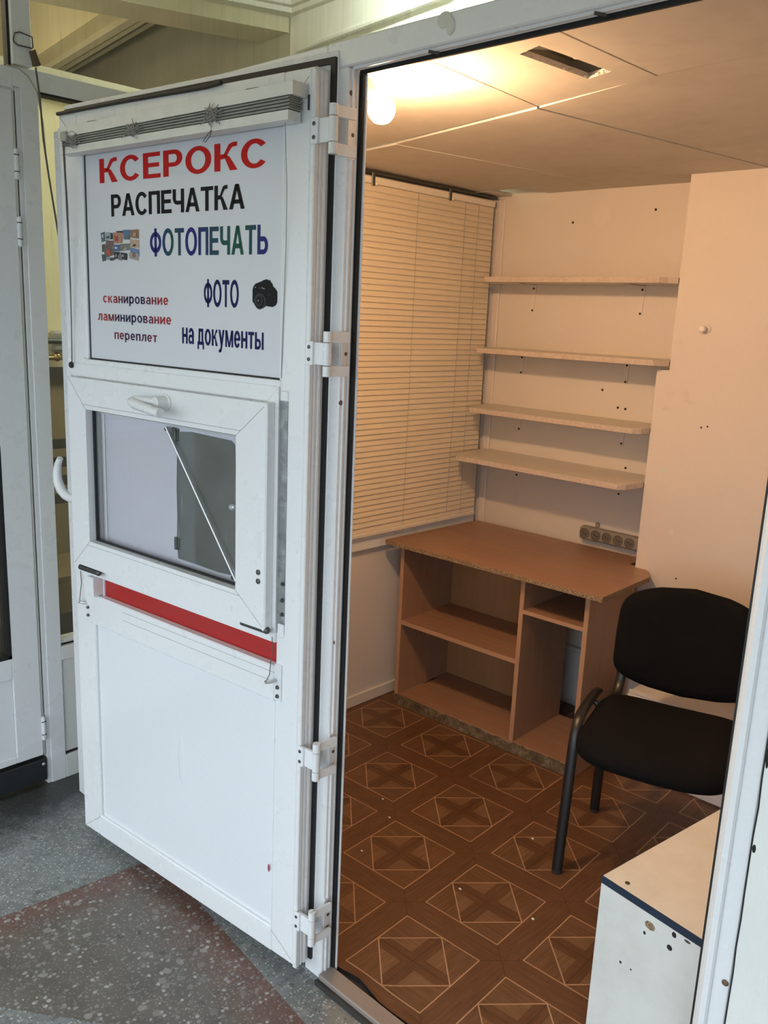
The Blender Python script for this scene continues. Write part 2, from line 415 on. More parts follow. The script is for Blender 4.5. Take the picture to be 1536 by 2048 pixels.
# street front behind the viewer: wall with a wide glazed entrance opening
g = G(); g.box(-9, -1.6, -1.85, -1.7, FZ, 4.1); g.box(2.9, 5, -1.85, -1.7, FZ, 4.1); g.box(-1.6, 2.9, -1.85, -1.7, 1.98, 4.1)
o = obj('wall_entrance', g, 'hall_cream'); tag(o, 'cream entrance wall with a wide opening behind the viewer', 'wall', kind='structure')
o = obj('wall_hall_right', G().box(4.85, 5, -2.2, 3.2, FZ, 4.1), 'hall_cream'); tag(o, 'cream end wall of the hall to the right', 'wall', kind='structure')
o = obj('wall_hall_left', G().box(-9.1, -9, -2.2, 3.4, FZ, 4.1), 'hall_cream'); tag(o, 'cream end wall of the hall far to the left', 'wall', kind='structure')
o = obj('ceiling_hall', G().box(-9.1, 5, -2.35, 3.4, 4.0, 4.1), 'hall_cream'); tag(o, 'old cream plaster hall ceiling above the partitions', 'ceiling', kind='structure')
# bright back wall above the booth and the wall to its left with shade put into its colour
g = G(); g.prism([(-3.46, 2.66, FZ), (5, 2.05, FZ), (5, 3.3, FZ), (-3.46, 3.3, FZ)], (0, 0, 4.02))
o = obj('wall_hall_back', g, 'hall_cream'); tag(o, 'pale greenish lit plaster wall rising above the booth', 'wall', kind='structure')
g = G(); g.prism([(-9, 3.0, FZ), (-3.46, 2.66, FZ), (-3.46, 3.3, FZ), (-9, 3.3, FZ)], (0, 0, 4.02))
o = obj('wall_hall_side', g, 'hall_shaded'); tag(o, 'beige stained wall behind the glass transom, its shade painted in', 'wall', kind='structure')
# moulded ceiling field with its frame
fld = empty('trim_1', (-3, 2, 3.5)); tag(fld, 'white moulded plaster ceiling field in the corner above the booth', 'ceiling moulding', kind='structure')
def off(pts, o_): return [(p[0] - o_[0], p[1] - o_[1], p[2] - o_[2]) for p in pts]
O1 = (-3, 2, 3.5)
a = Mat('ornate'); v = a.coord(); n1 = a.noise(v, 9, 4, .6); vo = a.voro(v, 11)
a.base((.66, .68, .58)); a.rough(.8); a.bump(a.math('ADD', n1, vo.outputs['Distance']), 1.0, .05); MATS['ornate'] = a.m
g = G(); g.prism(off([(-3.40, 2.72, 3.60), (-4.2, .5, 3.60), (3, .5, 3.60), (3, 2.5, 3.60)], O1), (0, 0, .35)); obj('ornate_field', g, 'ornate', fld)
for k_, (dz, wd) in enumerate(((3.53, .05), (3.56, .09))):
    g = G()
    g.prism(off([(-3.47, 2.66, dz), (-4.25, .5, dz), (-4.25 + wd, .5, dz), (-3.44 + wd, 2.66 - wd, dz), (3, 2.2 - wd, dz), (3, 2.2, dz)], O1), (0, 0, .07)); obj('moulding', g, 'hall_cream', fld)
# beam that carries the field's edge, running back to the wall
g = G(); g.prism([(-3.47, 2.68, 3.44), (-4.30, .4, 3.44), (-4.66, .4, 3.44), (-3.80, 2.72, 3.44)], (0, 0, .56))
o = obj('trim_2', g, 'hall_beam'); tag(o, 'beige plaster ceiling beam running towards the lit wall corner', 'beam', kind='structure')
# cross beam of the side passage, yellow light put into the near face's colour
bm_ = empty('trim_3', (-6, 1.9, 3.5)); tag(bm_, 'plaster ceiling beam above the left glass transom, its yellow light painted on', 'beam', kind='structure')
O3 = (-6, 1.9, 3.5)
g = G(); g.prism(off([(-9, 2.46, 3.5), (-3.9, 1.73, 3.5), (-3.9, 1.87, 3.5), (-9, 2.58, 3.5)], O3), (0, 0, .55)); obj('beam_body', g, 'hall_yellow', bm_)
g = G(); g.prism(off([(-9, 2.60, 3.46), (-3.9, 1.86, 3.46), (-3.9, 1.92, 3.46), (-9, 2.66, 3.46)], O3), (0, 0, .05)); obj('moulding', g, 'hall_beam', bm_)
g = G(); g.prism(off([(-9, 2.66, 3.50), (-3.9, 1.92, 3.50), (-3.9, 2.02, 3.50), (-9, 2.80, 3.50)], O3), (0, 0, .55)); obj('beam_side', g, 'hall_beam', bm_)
g = G(); g.prism(off([(-9, 2.9, 3.56), (-3.85, 2.12, 3.56), (-3.85, 2.16, 3.56), (-9, 2.94, 3.56)], O3), (0, 0, .10)); obj('moulding', g, 'hall_shaded', bm_)
# side passage wall with dado, seen through the narrow pane
pw = empty('wall_passage', (-3.0, 0, FZ)); tag(pw, 'yellow passage wall with brown dado seen through the narrow pane', 'wall', kind='structure')
obj('wall_face', G().box(-.15, 0, -2.2, 1.75, 0, 2.74), 'hall_yellow', pw)
obj('dado', G().box(0, .012, -2.2, 1.75, 0, 1.27), 'tan_paint', pw)
obj('dado_rail', G().box(0, .03, -2.2, 1.75, 1.26, 1.34), 'dark_wood', pw)
obj('ledge', G().box(-.16, .06, -2.2, 1.75, 2.70, 2.76), 'hall_beam', pw)
for i in range(24):
    q = obj('ledge_tooth', G().box(.0, .075, .28 + i * .06, .315 + i * .06, 2.655, 2.70), 'hall_beam', pw)
# bench of dark boards standing in the passage
be = empty('slatted_bench', (-2.62, .60, FZ)); tag(be, 'dark slatted bench standing behind the narrow pane', 'bench')
for k_, zz in enumerate((.70, .79, .88, .97)): obj('slat', G().box(-.012, .012, -.75, .75, zz + .01, zz + .055), 'dark_wood', be)
for yy in (-.6, .6):
    obj('post', G().box(-.05, -.012, yy - .025, yy + .025, 0, 1.04), 'brown_board', be)
    obj('leg', G().box(.30, .34, yy - .025, yy + .025, 0, .42), 'brown_board', be)
obj('seat', G().box(-.012, .36, -.75, .75, .42, .45), 'brown_board', be)
# valve on the passage wall
vl = empty('pipe_valve', (-2.985, .74, 1.42)); tag(vl, 'grey pipe valve with dark handle and brass tap on the yellow passage wall', 'valve')
obj('valve_body', G().box(-.012, .05, -.03, .065, -.02, .085, bev=.012), 'valve_grey', vl)
obj('handle', G().cyl((.05, -.065, .035), (.05, .01, .035), .014), 'dark_metal', vl, 40)
g = G(); g.tube([(.02, .06, -.05), (.02, -.08, -.05)], .012); g.ball((.02, .0, -.045), .024); obj('tap', g, 'brass', vl, 50)

# fluorescent fitting above the booth (out of view, lights the wall)
fl = empty('fluorescent_lamp', (-1.75, 2.02, 3.46)); tag(fl, 'fluorescent tube fitting under the moulded ceiling above the booth', 'lamp')
obj('housing', G().box(-.62, .62, -.05, .05, .06, .14, bev=.004), 'pvc_old', fl)
obj('tube', G().cyl((-.58, 0, .035), (.58, 0, .035), .018, 6), 'tube_glow', fl, 40)
pl = empty('unseen_lamp', (-2.3, -1.0, 3.0)); tag(pl, 'warm globe lamp hanging in the side passage', 'lamp')
obj('globe', G().ball((0, 0, 0), .10, 8), 'lamp_glow', pl, 80)
obj('rod', G().cyl((0, 0, .09), (0, 0, 1.0), .008), 'dark_metal', pl, 40)
added_lamp = empty('unseen_lamp', (-5.2, .55, 2.55)); tag(added_lamp, 'added warm globe lamp hidden behind the passage wall to brighten the beams', 'lamp')  # added light source, out of sight, brightens the ceiling beams
obj('globe', G().ball((0, 0, 0), .12, 8), 'lamp_glow', added_lamp, 80)
obj('rod', G().cyl((0, 0, -2.57), (0, 0, -.11), .02), 'dark_metal', added_lamp, 40)
# corrugated conduit and pilaster on the lit wall
g = G(); c0, c1 = Vector((-3.34, 2.610, 3.30)), Vector((-1.95, 2.512, 3.338))
n_ = 60; g.tube([c0.lerp(c1, k / n_) for k in range(n_ + 1)], [.022 if k % 2 else .016 for k in range(n_ + 1)], 8)
o = obj('conduit', g, 'hall_cream', None, 30); tag(o, 'corrugated white conduit along the lit wall above the booth', 'conduit')
# pavement outside the entrance
o = obj('floor_street', G().box(-12, 12, -14, -8, -.15, FZ - .005), 'pavement'); tag(o, 'grey pavement outside the entrance behind the viewer', 'pavement', kind='structure')

# ================================================================== SETTING: booth shell
# lino with its loose wavy front edge
bmx = G(); nx_, ny_ = 60, 40; grid = []
def lino_front(x): return .001 + .011 * math.exp(-((x - .075) / .045) ** 2) + .001 * sin(23 * x)
for i in range(nx_ + 1):
    x = -1.084 + (2.40) * i / nx_; f0 = lino_front(x); row = []
    for j in range(ny_ + 1):
        t = (j / ny_) ** 1.6; y = f0 + (1.869 - f0) * t
        lift = .012 * math.exp(-((x - .12) / .16) ** 2) * math.exp(-(y - f0) / .05) * abs(sin(11 * x + 1.2))
        row.append(bmx.bm.verts.new((x, y, lift)))
    grid.append(row)
for i in range(nx_):
    for j in range(ny_): bmx.bm.faces.new((grid[i][j], grid[i + 1][j], grid[i + 1][j + 1], grid[i][j + 1]))
fl_ = empty('floor', (0, 0, 0)); tag(fl_, 'brown linoleum with printed parquet squares inside the booth', 'floor', kind='structure')
o = obj('linoleum', bmx, 'linoleum', fl_, 60)
obj('subfloor', G().box(-1.10, 1.32, -.001, 1.869, FZ, -.004), 'subfloor', fl_)
# crumbs on the lino are painted into no texture: small chips of real plaster
for i, (x, y) in enumerate(((-.475, .665), (-.38, .60), (.02, .485), (-.31, .40), (.02, .86), (.245, .535), (.30, .98))):
    obj('crumb', G().ball((x, y, .003), .004, 6, (1.3, .8, .7)), 'plaster_lump', fl_)

o = obj('wall_left', G().box(-1.13, XL, .02, D + .03, FZ, 2.19), 'plain_panel'); tag(o, 'pale smooth panel wall under the blind', 'wall', kind='structure')
o = obj('wall_back', G().box(-1.13, 1.36, D, D + .05, FZ, 2.30), 'wallpaper'); tag(o, 'cream embossed wallpaper wall behind the shelves', 'wall', kind='structure')
o = obj('wall_right', G().box(1.30, 1.36, .02, D, FZ, 2.19), 'wallpaper'); tag(o, 'cream wallpaper wall at the right side inside the booth', 'wall', kind='structure')
pr_ = empty('wall_pier', (0, 0, 0)); tag(pr_, 'projecting cream wallpapered pier beside the shelves', 'wall', kind='structure')
obj('upper_face', G().box(-.100, 1.30, 1.70, D, 1.50, HC), 'wallpaper_box', pr_)
obj('lower_face', G().box(-.148, 1.30, 1.70, D, .335, 1.50), 'wallpaper_box', pr_)
obj('base_box', G().box(-.02, 1.30, 1.515, 1.70, 0, .325, bev=.006), 'plain_panel', pr_)
obj('base_fill', G().box(-.148, -.02, 1.70, D, 0, .335), 'wallpaper_box', pr_)
g = G()
for k_, (yy, zz) in enumerate(((1.508, .318), (1.502, .305), (1.508, .290))): g.tube([(-.02, yy, zz), (1.30, yy, zz)], .008, 8)
obj('cable_duct', g, 'plain_panel', pr_, 40)
for nm, x, y, z_ in (('hole', .046, 1.70, 1.306), ('hole', .069, 1.70, 1.312), ('hole', .021, 1.70, .731)):
    obj('screw_hole', G().lathe((x, y + .003, z_), (0, -1, 0), [(0, .0035), (.0038, .0035)], 10), 'hole', pr_)
for x, z_ in ((-.075, 1.13), (-.02, .90)):
    obj('plaster_patch', G().ball((x, 1.70, z_), .010, 8, (1, .12, 1.2)), 'plaster_lump', pr_)
# nail holes in the back wall
for x, z_ in ((-.673, 2.057), (-.310, 2.09), (-.463, 1.391), (-.323, 1.086), (-.351, 1.324), (-.385, 1.326)):
    q = obj('screw_hole', G().lathe((x, D + .003, z_), (0, -1, 0), [(0, .005), (.0042, .005)], 10), 'hole', bpy.data.objects['wall_back'])
q = obj('wall_patch', G().ball((-.545, D, 2.085), .05, 12, (.8, .03, 1)), 'wallpaper_box', bpy.data.objects['wall_back'])
# corner strip and skirting panel of the back wall
o = obj('trim_4', G().box(-1.055, -1.018, D - .010, D, .0, HC - .01, bev=.004), 'wallpaper_box'); tag(o, 'white corner strip between the blind and the shelf wall', 'trim', kind='structure')
bb = empty('baseboard_back', (0, 0, 0)); tag(bb, 'low white panel with a ledge along the back wall behind the desk', 'baseboard', kind='structure')
obj('board', G().box(-1.05, -.15, D - .018, D, 0, .25), 'plain_panel', bb); obj('ledge', G().box(-1.05, -.15, D - .030, D, .25, .27, bev=.004), 'plain_panel', bb)
o = obj('baseboard_left', G().box(XL, XL + .012, .03, D - .02, 0, .052, bev=.003), 'skirting'); tag(o, 'plain white skirting along the left wall', 'baseboard', kind='structure')

# window frame behind the blind
wn = empty('window_1', (XL, 1.2, .70)); tag(wn, 'white window frame mostly hidden by the closed blind', 'window', kind='structure')
y0, y1 = -1.0, .645
obj('sill', G().box(0, .022, y0, y1, 0, .045, bev=.003), 'pvc', wn)
obj('frame', G().box(0, .018, y0, y1, .045, .085), 'pvc', wn); obj('frame', G().box(0, .018, y0, y1, 1.40, 1.455), 'pvc', wn)
obj('frame', G().box(0, .018, y1 - .05, y1, .085, 1.40), 'pvc', wn); obj('frame', G().box(0, .018, y0, y0 + .05, .085, 1.40), 'pvc', wn)
obj('pane', G().box(.002, .006, y0 + .05, y1 - .05, .085, 1.40), 'glass_clean', wn)

# ceiling of separate boards
cl = empty('ceiling', (0, 0, HC)); tag(cl, 'beige board ceiling with joints and a broken vent cut', 'ceiling', kind='structure')
def board(pts, dz, th=.012):
    dzs = dz if isinstance(dz, (list, tuple)) else [dz] * len(pts)
    obj('ceiling_board', G().prism([(x, y, d_) for (x, y), d_ in zip(pts, dzs)], (0, 0, th)), 'ceiling_board', cl)
# plan of the joints
J = (.005, .598)
board([(-1.09, .0), (.055, .0), (J[0], J[1] - .003), (-1.09, .83)], .0)
# middle front board with the cut-out
HL = [(.225, .212), (.289, .188), (.312, .424), (.243, .447)]
Bq = [(.060, .0), (.362, .0), (.372, .512), (J[0] + .006, J[1] - .006)]
def frame_board(outer, hole, th=.012):
    g_ = G()
    for i in range(4):
        j = (i + 1) % 4
        # order hole corners to match outer corners
        P = [outer[i], outer[j], hole[j], hole[i]]
        g_.prism([(x, y, 0) for x, y in P], (0, 0, th))
    return g_
obj('ceiling_board', frame_board([(.060, .0), (.362, .0), (.372, .512), (.011, .592)], [HL[0], HL[1], HL[2], HL[3]]), 'ceiling_board', cl)
# ragged rim of the cut
g = G()
for i in range(4):
    p, q = Vector((*HL[i], 0)), Vector((*HL[(i + 1) % 4], 0)); n_ = 9
    for k_ in range(n_):
        c_ = p.lerp(q, (k_ + .5) / n_); g.ball((c_.x, c_.y, .003), .0028 + .0025 * random.random(), 6, (1.6, 1.6, .6))
obj('ragged_rim', g, 'ceiling_board', cl)
g = G(); g.box(.18, .34, .16, .47, .05, .06); obj('cavity_top', g, 'cavity', cl)
g = G(); g.prism([(.235, .23, .012), (.25, .228, .012), (.292, .43, .045), (.272, .435, .045)], (0, 0, .004)); obj('cavity_strip', g, 'cavity', cl)
for bxs in ((.17, .18, .15, .48), (.34, .35, .15, .48), (.17, .35, .15, .16), (.17, .35, .47, .48)): obj('cavity_side', G().box(*bxs, .012, .06), 'cavity', cl)
board([(.368, .0), (1.31, .0), (1.31, .40), (.378, .505)], .0)
board([(J[0] + .006, J[1] + .001), (.376, .509), (1.31, .4025), (1.31, D), (.20, D)], [-.0035, .001, .001, 0, 0])
board([(-.64, .765), (J[0] - .002, J[1] + .002), (.195, D), (-.45, D)], [.001, -.0045, -.001, 0])
board([(-1.09, .84), (-.645, .770), (-.455, D), (-.80, D), (-.80, 1.71), (-1.09, 1.71)], 0)
obj('ceiling_board', G().box(-1.09, -.99, 1.71, D, -.002, .010), 'ceiling_board', cl)
obj('cavity_top', G().box(-1.0, -.79, 1.70, D, .05, .06), 'cavity', cl)

# doorway frame
fr = empty('trim_5', (0, 0, 0)); tag(fr, 'white plastic doorway frame with black rubber seals', 'door frame', kind='structure')
YF = -.040
def strip_v(name, mat, x0, x1, yy0, yy1, z0, z1, bev=.001): return bx(name, mat, fr, x0, x1, yy0, yy1, z0, z1, bev=bev)
strip_v('frame_post', 'pvc', -.075, -.011, YF, .0, FZ, 2.1388, .003)
strip_v('frame_ridge', 'pvc', -.0125, -.0065, -.030, -.024, FZ, 2.135); strip_v('frame_ridge', 'pvc', -.0125, -.0075, -.017, -.012, FZ, 2.135)
strip_v('frame_stop', 'pvc', -.012, -.002, -.004, .001, FZ, 2.135)
strip_v('seal', 'gasket', -.0105, .0012, -.0085, -.0035, .0, 2.128, 0)
strip_v('seal_edge', 'pvc', -.004, .005, -.0015, .0015, .0, 2.135, 0)
bx('lintel', 'pvc', fr, -.075, .983, YF, .02, 2.139, 2.19, bev=.003)
bx('lintel_ridge', 'pvc', fr, -.01, .925, -.030, -.024, 2.134, 2.141); bx('lintel_ridge', 'pvc', fr, -.01, .925, -.017, -.012, 2.135, 2.141)
bx('lintel_stop', 'pvc_old', fr, -.01, .925, -.004, .002, 2.130, 2.14)
bx('seal', 'gasket', fr, -.009, .922, -.0095, -.0035, 2.1275, 2.138, bev=0)
strip_v('frame_post', 'pvc', .924, .974, YF, .05, FZ, 2.139, .003)
strip_v('frame_ridge', 'pvc', .929, .945, YF - .006, YF + .002, FZ, 2.139, .003)
strip_v('frame_stop', 'pvc_old', .915, .924, -.022, .05, FZ, 2.135)
strip_v('seal', 'gasket', .908, .916, -.012, .01, .0, 2.128, 0)
for u_, z_ in ((.20, 2.137), (.55, 2.137)): obj('clip', G().tube([(u_, -.036, z_ - .004), (u_ + .012, -.020, z_ - .006)], .003, 8), 'dark_metal', fr)
for xx, yy, zz in ((-.0112, -.030, 2.09), (-.0112, -.033, 1.46), (-.0112, -.028, .90), (.965, YF - .001, .60)):
    obj('screw', G().lathe((xx, yy, zz), (1, 0, 0) if xx < .5 else (0, -1, 0), [(-.002, .0055), (.001, .0055), (.0025, .003)], 12), 'screw_rust', fr, 30)
th = empty('door_sill', (0, 0, 0)); tag(th, 'worn pale wooden threshold strip at the booth entrance', 'threshold', kind='structure')
obj('board', G().box(-.010, .915, -.052, -.004, FZ, .006, bev=.003), 'threshold_wood', th)
obj('underside', G().box(-.012, .915, -.062, -.050, FZ, -.006, bev=.001), 'subfloor', th)
# fixed panels of the booth front left of the doorway
fp = empty('wall_front', (0, 0, 0)); tag(fp, 'white panelled booth front behind the open door', 'wall', kind='structure')
obj('panel', G().box(-1.19, -.075, -.015, .02, FZ, 2.14), 'pvc_panel', fp)
obj('corner_post', G().box(-1.250, -1.17, -.066, .04, FZ, 2.14, bev=.003), 'pvc', fp)
obj('top_rail', G().box(-1.235, -.075, YF, .05, 2.139, 2.188, bev=.003), 'pvc', fp)
obj('side_panel', G().box(-1.20, -1.14, .04, D + .05, FZ, 2.185), 'pvc_panel', fp)
g = G()
for k_ in range(14): g.ball((-.62 + .02 * k_ + random.uniform(-.006, .006), -.01, 2.190 + random.uniform(-.003, .003)), .012, 9, (2.2, .9, .55))
obj('plaster_residue', g, 'plaster_lump', fp, 60)
g = G(); g.ball((.24, YF - .001, 2.178), .018, 10, (1, .12, .8)); g.ball((.255, YF - .001, 2.165), .013, 10, (.8, .12, 1.2)); obj('plaster_stain', g, 'plaster_lump', fr, 60)
# plaster wall right of the doorway
o = obj('wall_plaster', G().box(.977, 4.85, -.048, .02, FZ, 4.0), 'plaster_wall'); tag(o, 'white plaster wall at the right edge of the doorway', 'wall', kind='structure')
g = G(); pts_ = []
for k_ in range(41): pts_.append((.9755 + random.uniform(-.001, .0012), FZ + k_ * .05))
for (xa, za), (xb, zb__) in zip(pts_, pts_[1:]): g.hexa([(xa, -.0485, za), (xa + .0024, -.0485, za), (xb + .0024, -.0485, zb__), (xb, -.0485, zb__), (xa, -.03, za), (xa + .0024, -.03, za), (xb + .0024, -.03, zb__), (xb, -.03, zb__)])
obj('crack', g, 'hole', o)
for zz, hh in ((1.02, .045), (.30, .03), (.86, .015)): obj('chipped_edge', G().ball((.980, -.048, zz), .006, 8, (.5, .2, hh / .006 * .5)), 'hole', o)

# ================================================================== LEFT PARTITION (perpendicular to the front)
XP = -1.365
pt = empty('wall_partition', (XP, 0, FZ)); tag(pt, 'white plastic partition with glass transom and narrow pane at the left', 'wall', kind='structure')
def pb(name, mat, yy0, yy1, z0, z1, x0=-.05, x1=0, bev=.002): return obj(name, G().box(x0, x1, yy0, yy1, z0 - FZ, z1 - FZ, bev=bev), mat, pt)
pb('post', 'pvc', -.108, -.054, FZ, 2.27); pb('post', 'pvc', -.128, -.069, 2.33, 3.2, x1=.004)
pb('top_rail', 'pvc', -.128, 1.6, 2.268, 2.325); pb('top_rail', 'pvc', -2.2, -.128, 2.262, 2.320)
pb('seal', 'gasket', -.054, 1.6, 2.262, 2.270, x1=-.004, bev=0)
pb('glazing_bar', 'pvc_old', -.054, 1.6, .488, .505, x1=-.012); pb('seal', 'gasket', -.054, 1.6, .478, .489, x1=-.018, bev=0)
pb('rail', 'pvc_old', -.054, 1.6, .430, .480); pb('lower_panel', 'pvc_old', -.054, 1.6, .078, .432, x1=-.008); pb('seal', 'gasket', -.054, 1.6, .066, .080, x1=-.012, bev=0); pb('bottom_rail', 'pvc_old', -.054, 1.6, FZ, .067)
pb('pane', 'glass_passage', -.054, 1.6, .50, 2.268, x0=-.030, x1=-.026, bev=0)
pb('transom_pane', 'glass_dusty', -.069, 1.6, 2.325, 3.2, x0=-.030, x1=-.026, bev=0)
pb('transom_pane', 'glass_dusty', -2.2, -.128, 2.325, 3.2, x0=-.030, x1=-.026, bev=0)
pb('seal', 'gasket', -.136, -.128, 2.325, 3.2, x0=-.04, x1=-.01, bev=0)
# wire loop round the post
g = G(); g.tube([(.008, -.125, 2.395 - FZ), (.008, -.12, 2.412 - FZ), (.008, -.105, 2.418 - FZ), (.008, -.068, 2.413 - FZ), (.006, -.066, 2.385 - FZ), (.008, -.07, 2.382 - FZ), (.008, -.112, 2.381 - FZ), (.008, -.124, 2.388 - FZ), (.008, -.125, 2.395 - FZ)], .0022, 6)
obj('wire_loop', g, 'cord_dark', pt, 60)
g = G(); g.prism([(.0, -.078, 2.372 - FZ), (.0, -.066, 2.378 - FZ), (.0, -.056, 2.350 - FZ), (.0, -.050, 2.338 - FZ), (.0, -.066, 2.333 - FZ), (.0, -.072, 2.350 - FZ)], (.022, 0, 0))
o = obj('foam_scrap', g, 'wood_scrap', None); o.location = (XP, 0, FZ); tag(o, 'torn brown foam scrap stuck to the partition post', 'scrap')
# door in the partition
d2 = empty('door_2', (XP, -.125, FZ)); tag(d2, 'white plastic door with dark glass and black kick plate at the left edge', 'door', kind='structure')
def pd(name, mat, yy0, yy1, z0, z1, x0=-.045, x1=.004, bev=.002, par=None): return obj(name, G().box(x0, x1, yy0 + .125, yy1 + .125, z0 - FZ, z1 - FZ, bev=bev), mat, par or d2)
pd('leaf_stile', 'pvc', -.228, -.137, .10, 2.255); pd('leaf_stile', 'pvc', -1.05, -.96, .10, 2.255)
pd('leaf_rail', 'pvc', -.96, -.228, 2.17, 2.255); pd('leaf_rail', 'pvc', -.96, -.228, .41, .485); pd('leaf_rail', 'pvc', -.96, -.228, .10, .125)
pd('leaf_panel', 'pvc_panel', -.96, -.228, .125, .41, x1=-.004); pd('upper_panel', 'pvc_panel', -.96, -.228, 1.25, 2.17, x1=-.004)
pd('glazing_bar', 'pvc', -.96, -.228, 1.20, 1.25)
pd('seal', 'gasket', -.2375, -.2275, .485, 1.20, x1=.0045, bev=0); pd('seal', 'gasket', -.96, -.2275, .483, .494, x1=.0045, bev=0)
pd('pane', 'glass_passage', -.96, -.238, .494, 1.20, x0=-.03, x1=-.026, bev=0)
kp = pd('kick_plate', 'kick', -1.05, -.128, .004, .086, x0=-.045, x1=.008); 
obj('screw', G().lathe((.0075, -.015, .068 - FZ), (1, 0, 0), [(0, .006), (.002, .006), (.004, .003)], 12), 'alu', kp, 30)
pd('leaf_edge', 'pvc_old', -.137, -.126, .10, 2.255, x1=-.004); pd('gap_seal', 'gasket', -.127, -.122, .25, 2.262, x1=-.010, bev=0); pd('frame_strip', 'pvc', -.122, -.107, FZ, 2.268, x1=-.004)
pd('top_frame', 'pvc', -1.10, -.122, 2.256, 2.268, x1=-.006)
for zc in (2.05, 1.855, .20):
    h = pd('hinge', 'pvc', -.139, -.126, zc - .045, zc + .045, x0=-.004, x1=.011, bev=.004)
    for dz in (-.022, .026): obj('joint', G().box(-.003, .0113, -.0145, -.0005, zc + dz - .0012 - FZ, zc + dz + .0012 - FZ), 'gasket', h)
# loose cables hanging down past the post
PX = XP + .012
def cable(name, lab, pts, r, mat='cable'):
    o_ = obj(name, G().tube(pts, r, 6), mat, None, 60); tag(o_, lab, 'cable'); return o_
cable('cable', 'thin beige cable looping from the post and hanging beside the yellow pane', [(PX, -.15, 2.318), (PX, -.118, 2.318), (PX + .006, -.09, 2.30), (PX + .008, -.066, 2.262), (PX + .008, -.052, 2.18), (PX + .008, -.045, 2.06), (PX + .008, -.030, 1.96), (PX + .008, -.018, 1.86), (PX + .008, -.003, 1.78), (PX + .008, .012, 1.69), (PX + .008, .022, 1.60)], .0024)
cable('cable', 'darker grey cable hanging closest to the post edge', [(PX + .024, -.074, 2.325), (PX + .026, -.066, 2.24), (PX + .026, -.061, 2.13), (PX + .026, -.048, 2.02), (PX + .026, -.034, 1.92), (PX + .026, -.020, 1.82), (PX + .026, -.006, 1.74), (PX + .026, .006, 1.66), (PX + .026, .018, 1.58)], .0028, 'cord_dark')

# ================================================================== OPEN BOOTH DOOR
DANG = math.atan2(.09407517, .9955651)
door = empty('door_1', (-.0485, -.0910, 0), DANG); tag(door, 'open white plastic door with copy shop sign and serving hatch', 'door', kind='structure')
def db(name, mat, s0, s1, z0, z1, n0, n1, bev=.0015, par=None):
    """box on the door: s from the hinge edge, z up, n out of its face"""
    return obj(name, G().box(-s1, -s0, -n1, -n0, z0, z1, bev=bev), mat, par or door)
P = lambda s, z, n=0: (-s, -n, z)
back = lambda s, z, n: (s - n * (1.3036 + s) / 1.3807, z + n * (1.65 - z) / 1.3807)      # face reading -> place at depth n behind the face
db('flange', 'pvc', -.014, .985, .024, 2.172, -.054, -.047)
db('seal', 'gasket_brown', -.012, .974, 2.147, 2.159, -.048, -.040, 0); db('seal', 'gasket_brown', -.0125, .0005, 2.060, 2.147, -.048, -.040, 0)
db('seal', 'gasket', -.0115, -.0005, .03, 2.060, -.048, -.040, 0)
obj('loose_seal', G().tube([P(.937, 2.136, .004), P(.80, 2.1365, .004), P(.65, 2.136, .004), P(.5, 2.1345, .004), P(.40, 2.133, .004), P(.33, 2.1325, .005), P(.283, 2.1345, .006)], .0050, 8), 'gasket_brown', door, 60)
# leaf frame
db('stile', 'pvc', .0, .092, .024, 2.134, -.043, 0, .003); db('stile', 'pvc', .857, .940, .024, 2.134, -.043, 0, .003)
db('top_rail', 'pvc', .092, .857, 2.075, 2.134, -.043, 0, .002); db('rail', 'pvc', .092, .857, 1.445, 1.500, -.043, 0, .002)
db('bottom_rail', 'pvc', .092, .857, .024, .086, -.043, 0, .002)
db('stile_bead', 'pvc', .0125, .0195, .03, 2.128, -.004, .003, .002); db('stile_bead', 'pvc', -.0035, .0085, .026, 2.128, -.006, .007, .002)
for n0, n1, w_ in ((-.016, -.010, .003), (-.030, -.022, .004)): db('edge_ridge', 'pvc', -w_, .002, .026, 2.128, n0, n1, .001)
# mitre seams
for (s0, z0), (s1, z1) in (((.0, 2.134), (.092, 2.060)), ((.940, 2.134), (.857, 2.060)), ((.940, .024), (.857, .086)), ((.0, .024), (.092, .086))):
    obj('mitre_seam', G().tube([P(s0, z0, .0001), P(s1, z1, .0001)], .0007, 6), 'seam', door)
# ---- sign panel with lettering
SIGN_N = -.005
sg = db('sign_panel', 'sign_white', .092, .830, 1.502, 2.075, SIGN_N - .006, SIGN_N, 0)
db('sign_bead', 'pvc', .832, .860, 1.50, 2.075, -.02, .006, .005); db('sign_bead', 'pvc', .086, .0925, 1.50, 2.075, -.02, .002, .002)
db('sign_seal', 'gasket', .8285, .8335, 1.500, 2.075, -.02, -.0035, 0); db('sign_seal', 'gasket', .092, .830, 1.4985, 1.5045, -.02, -.003, 0)

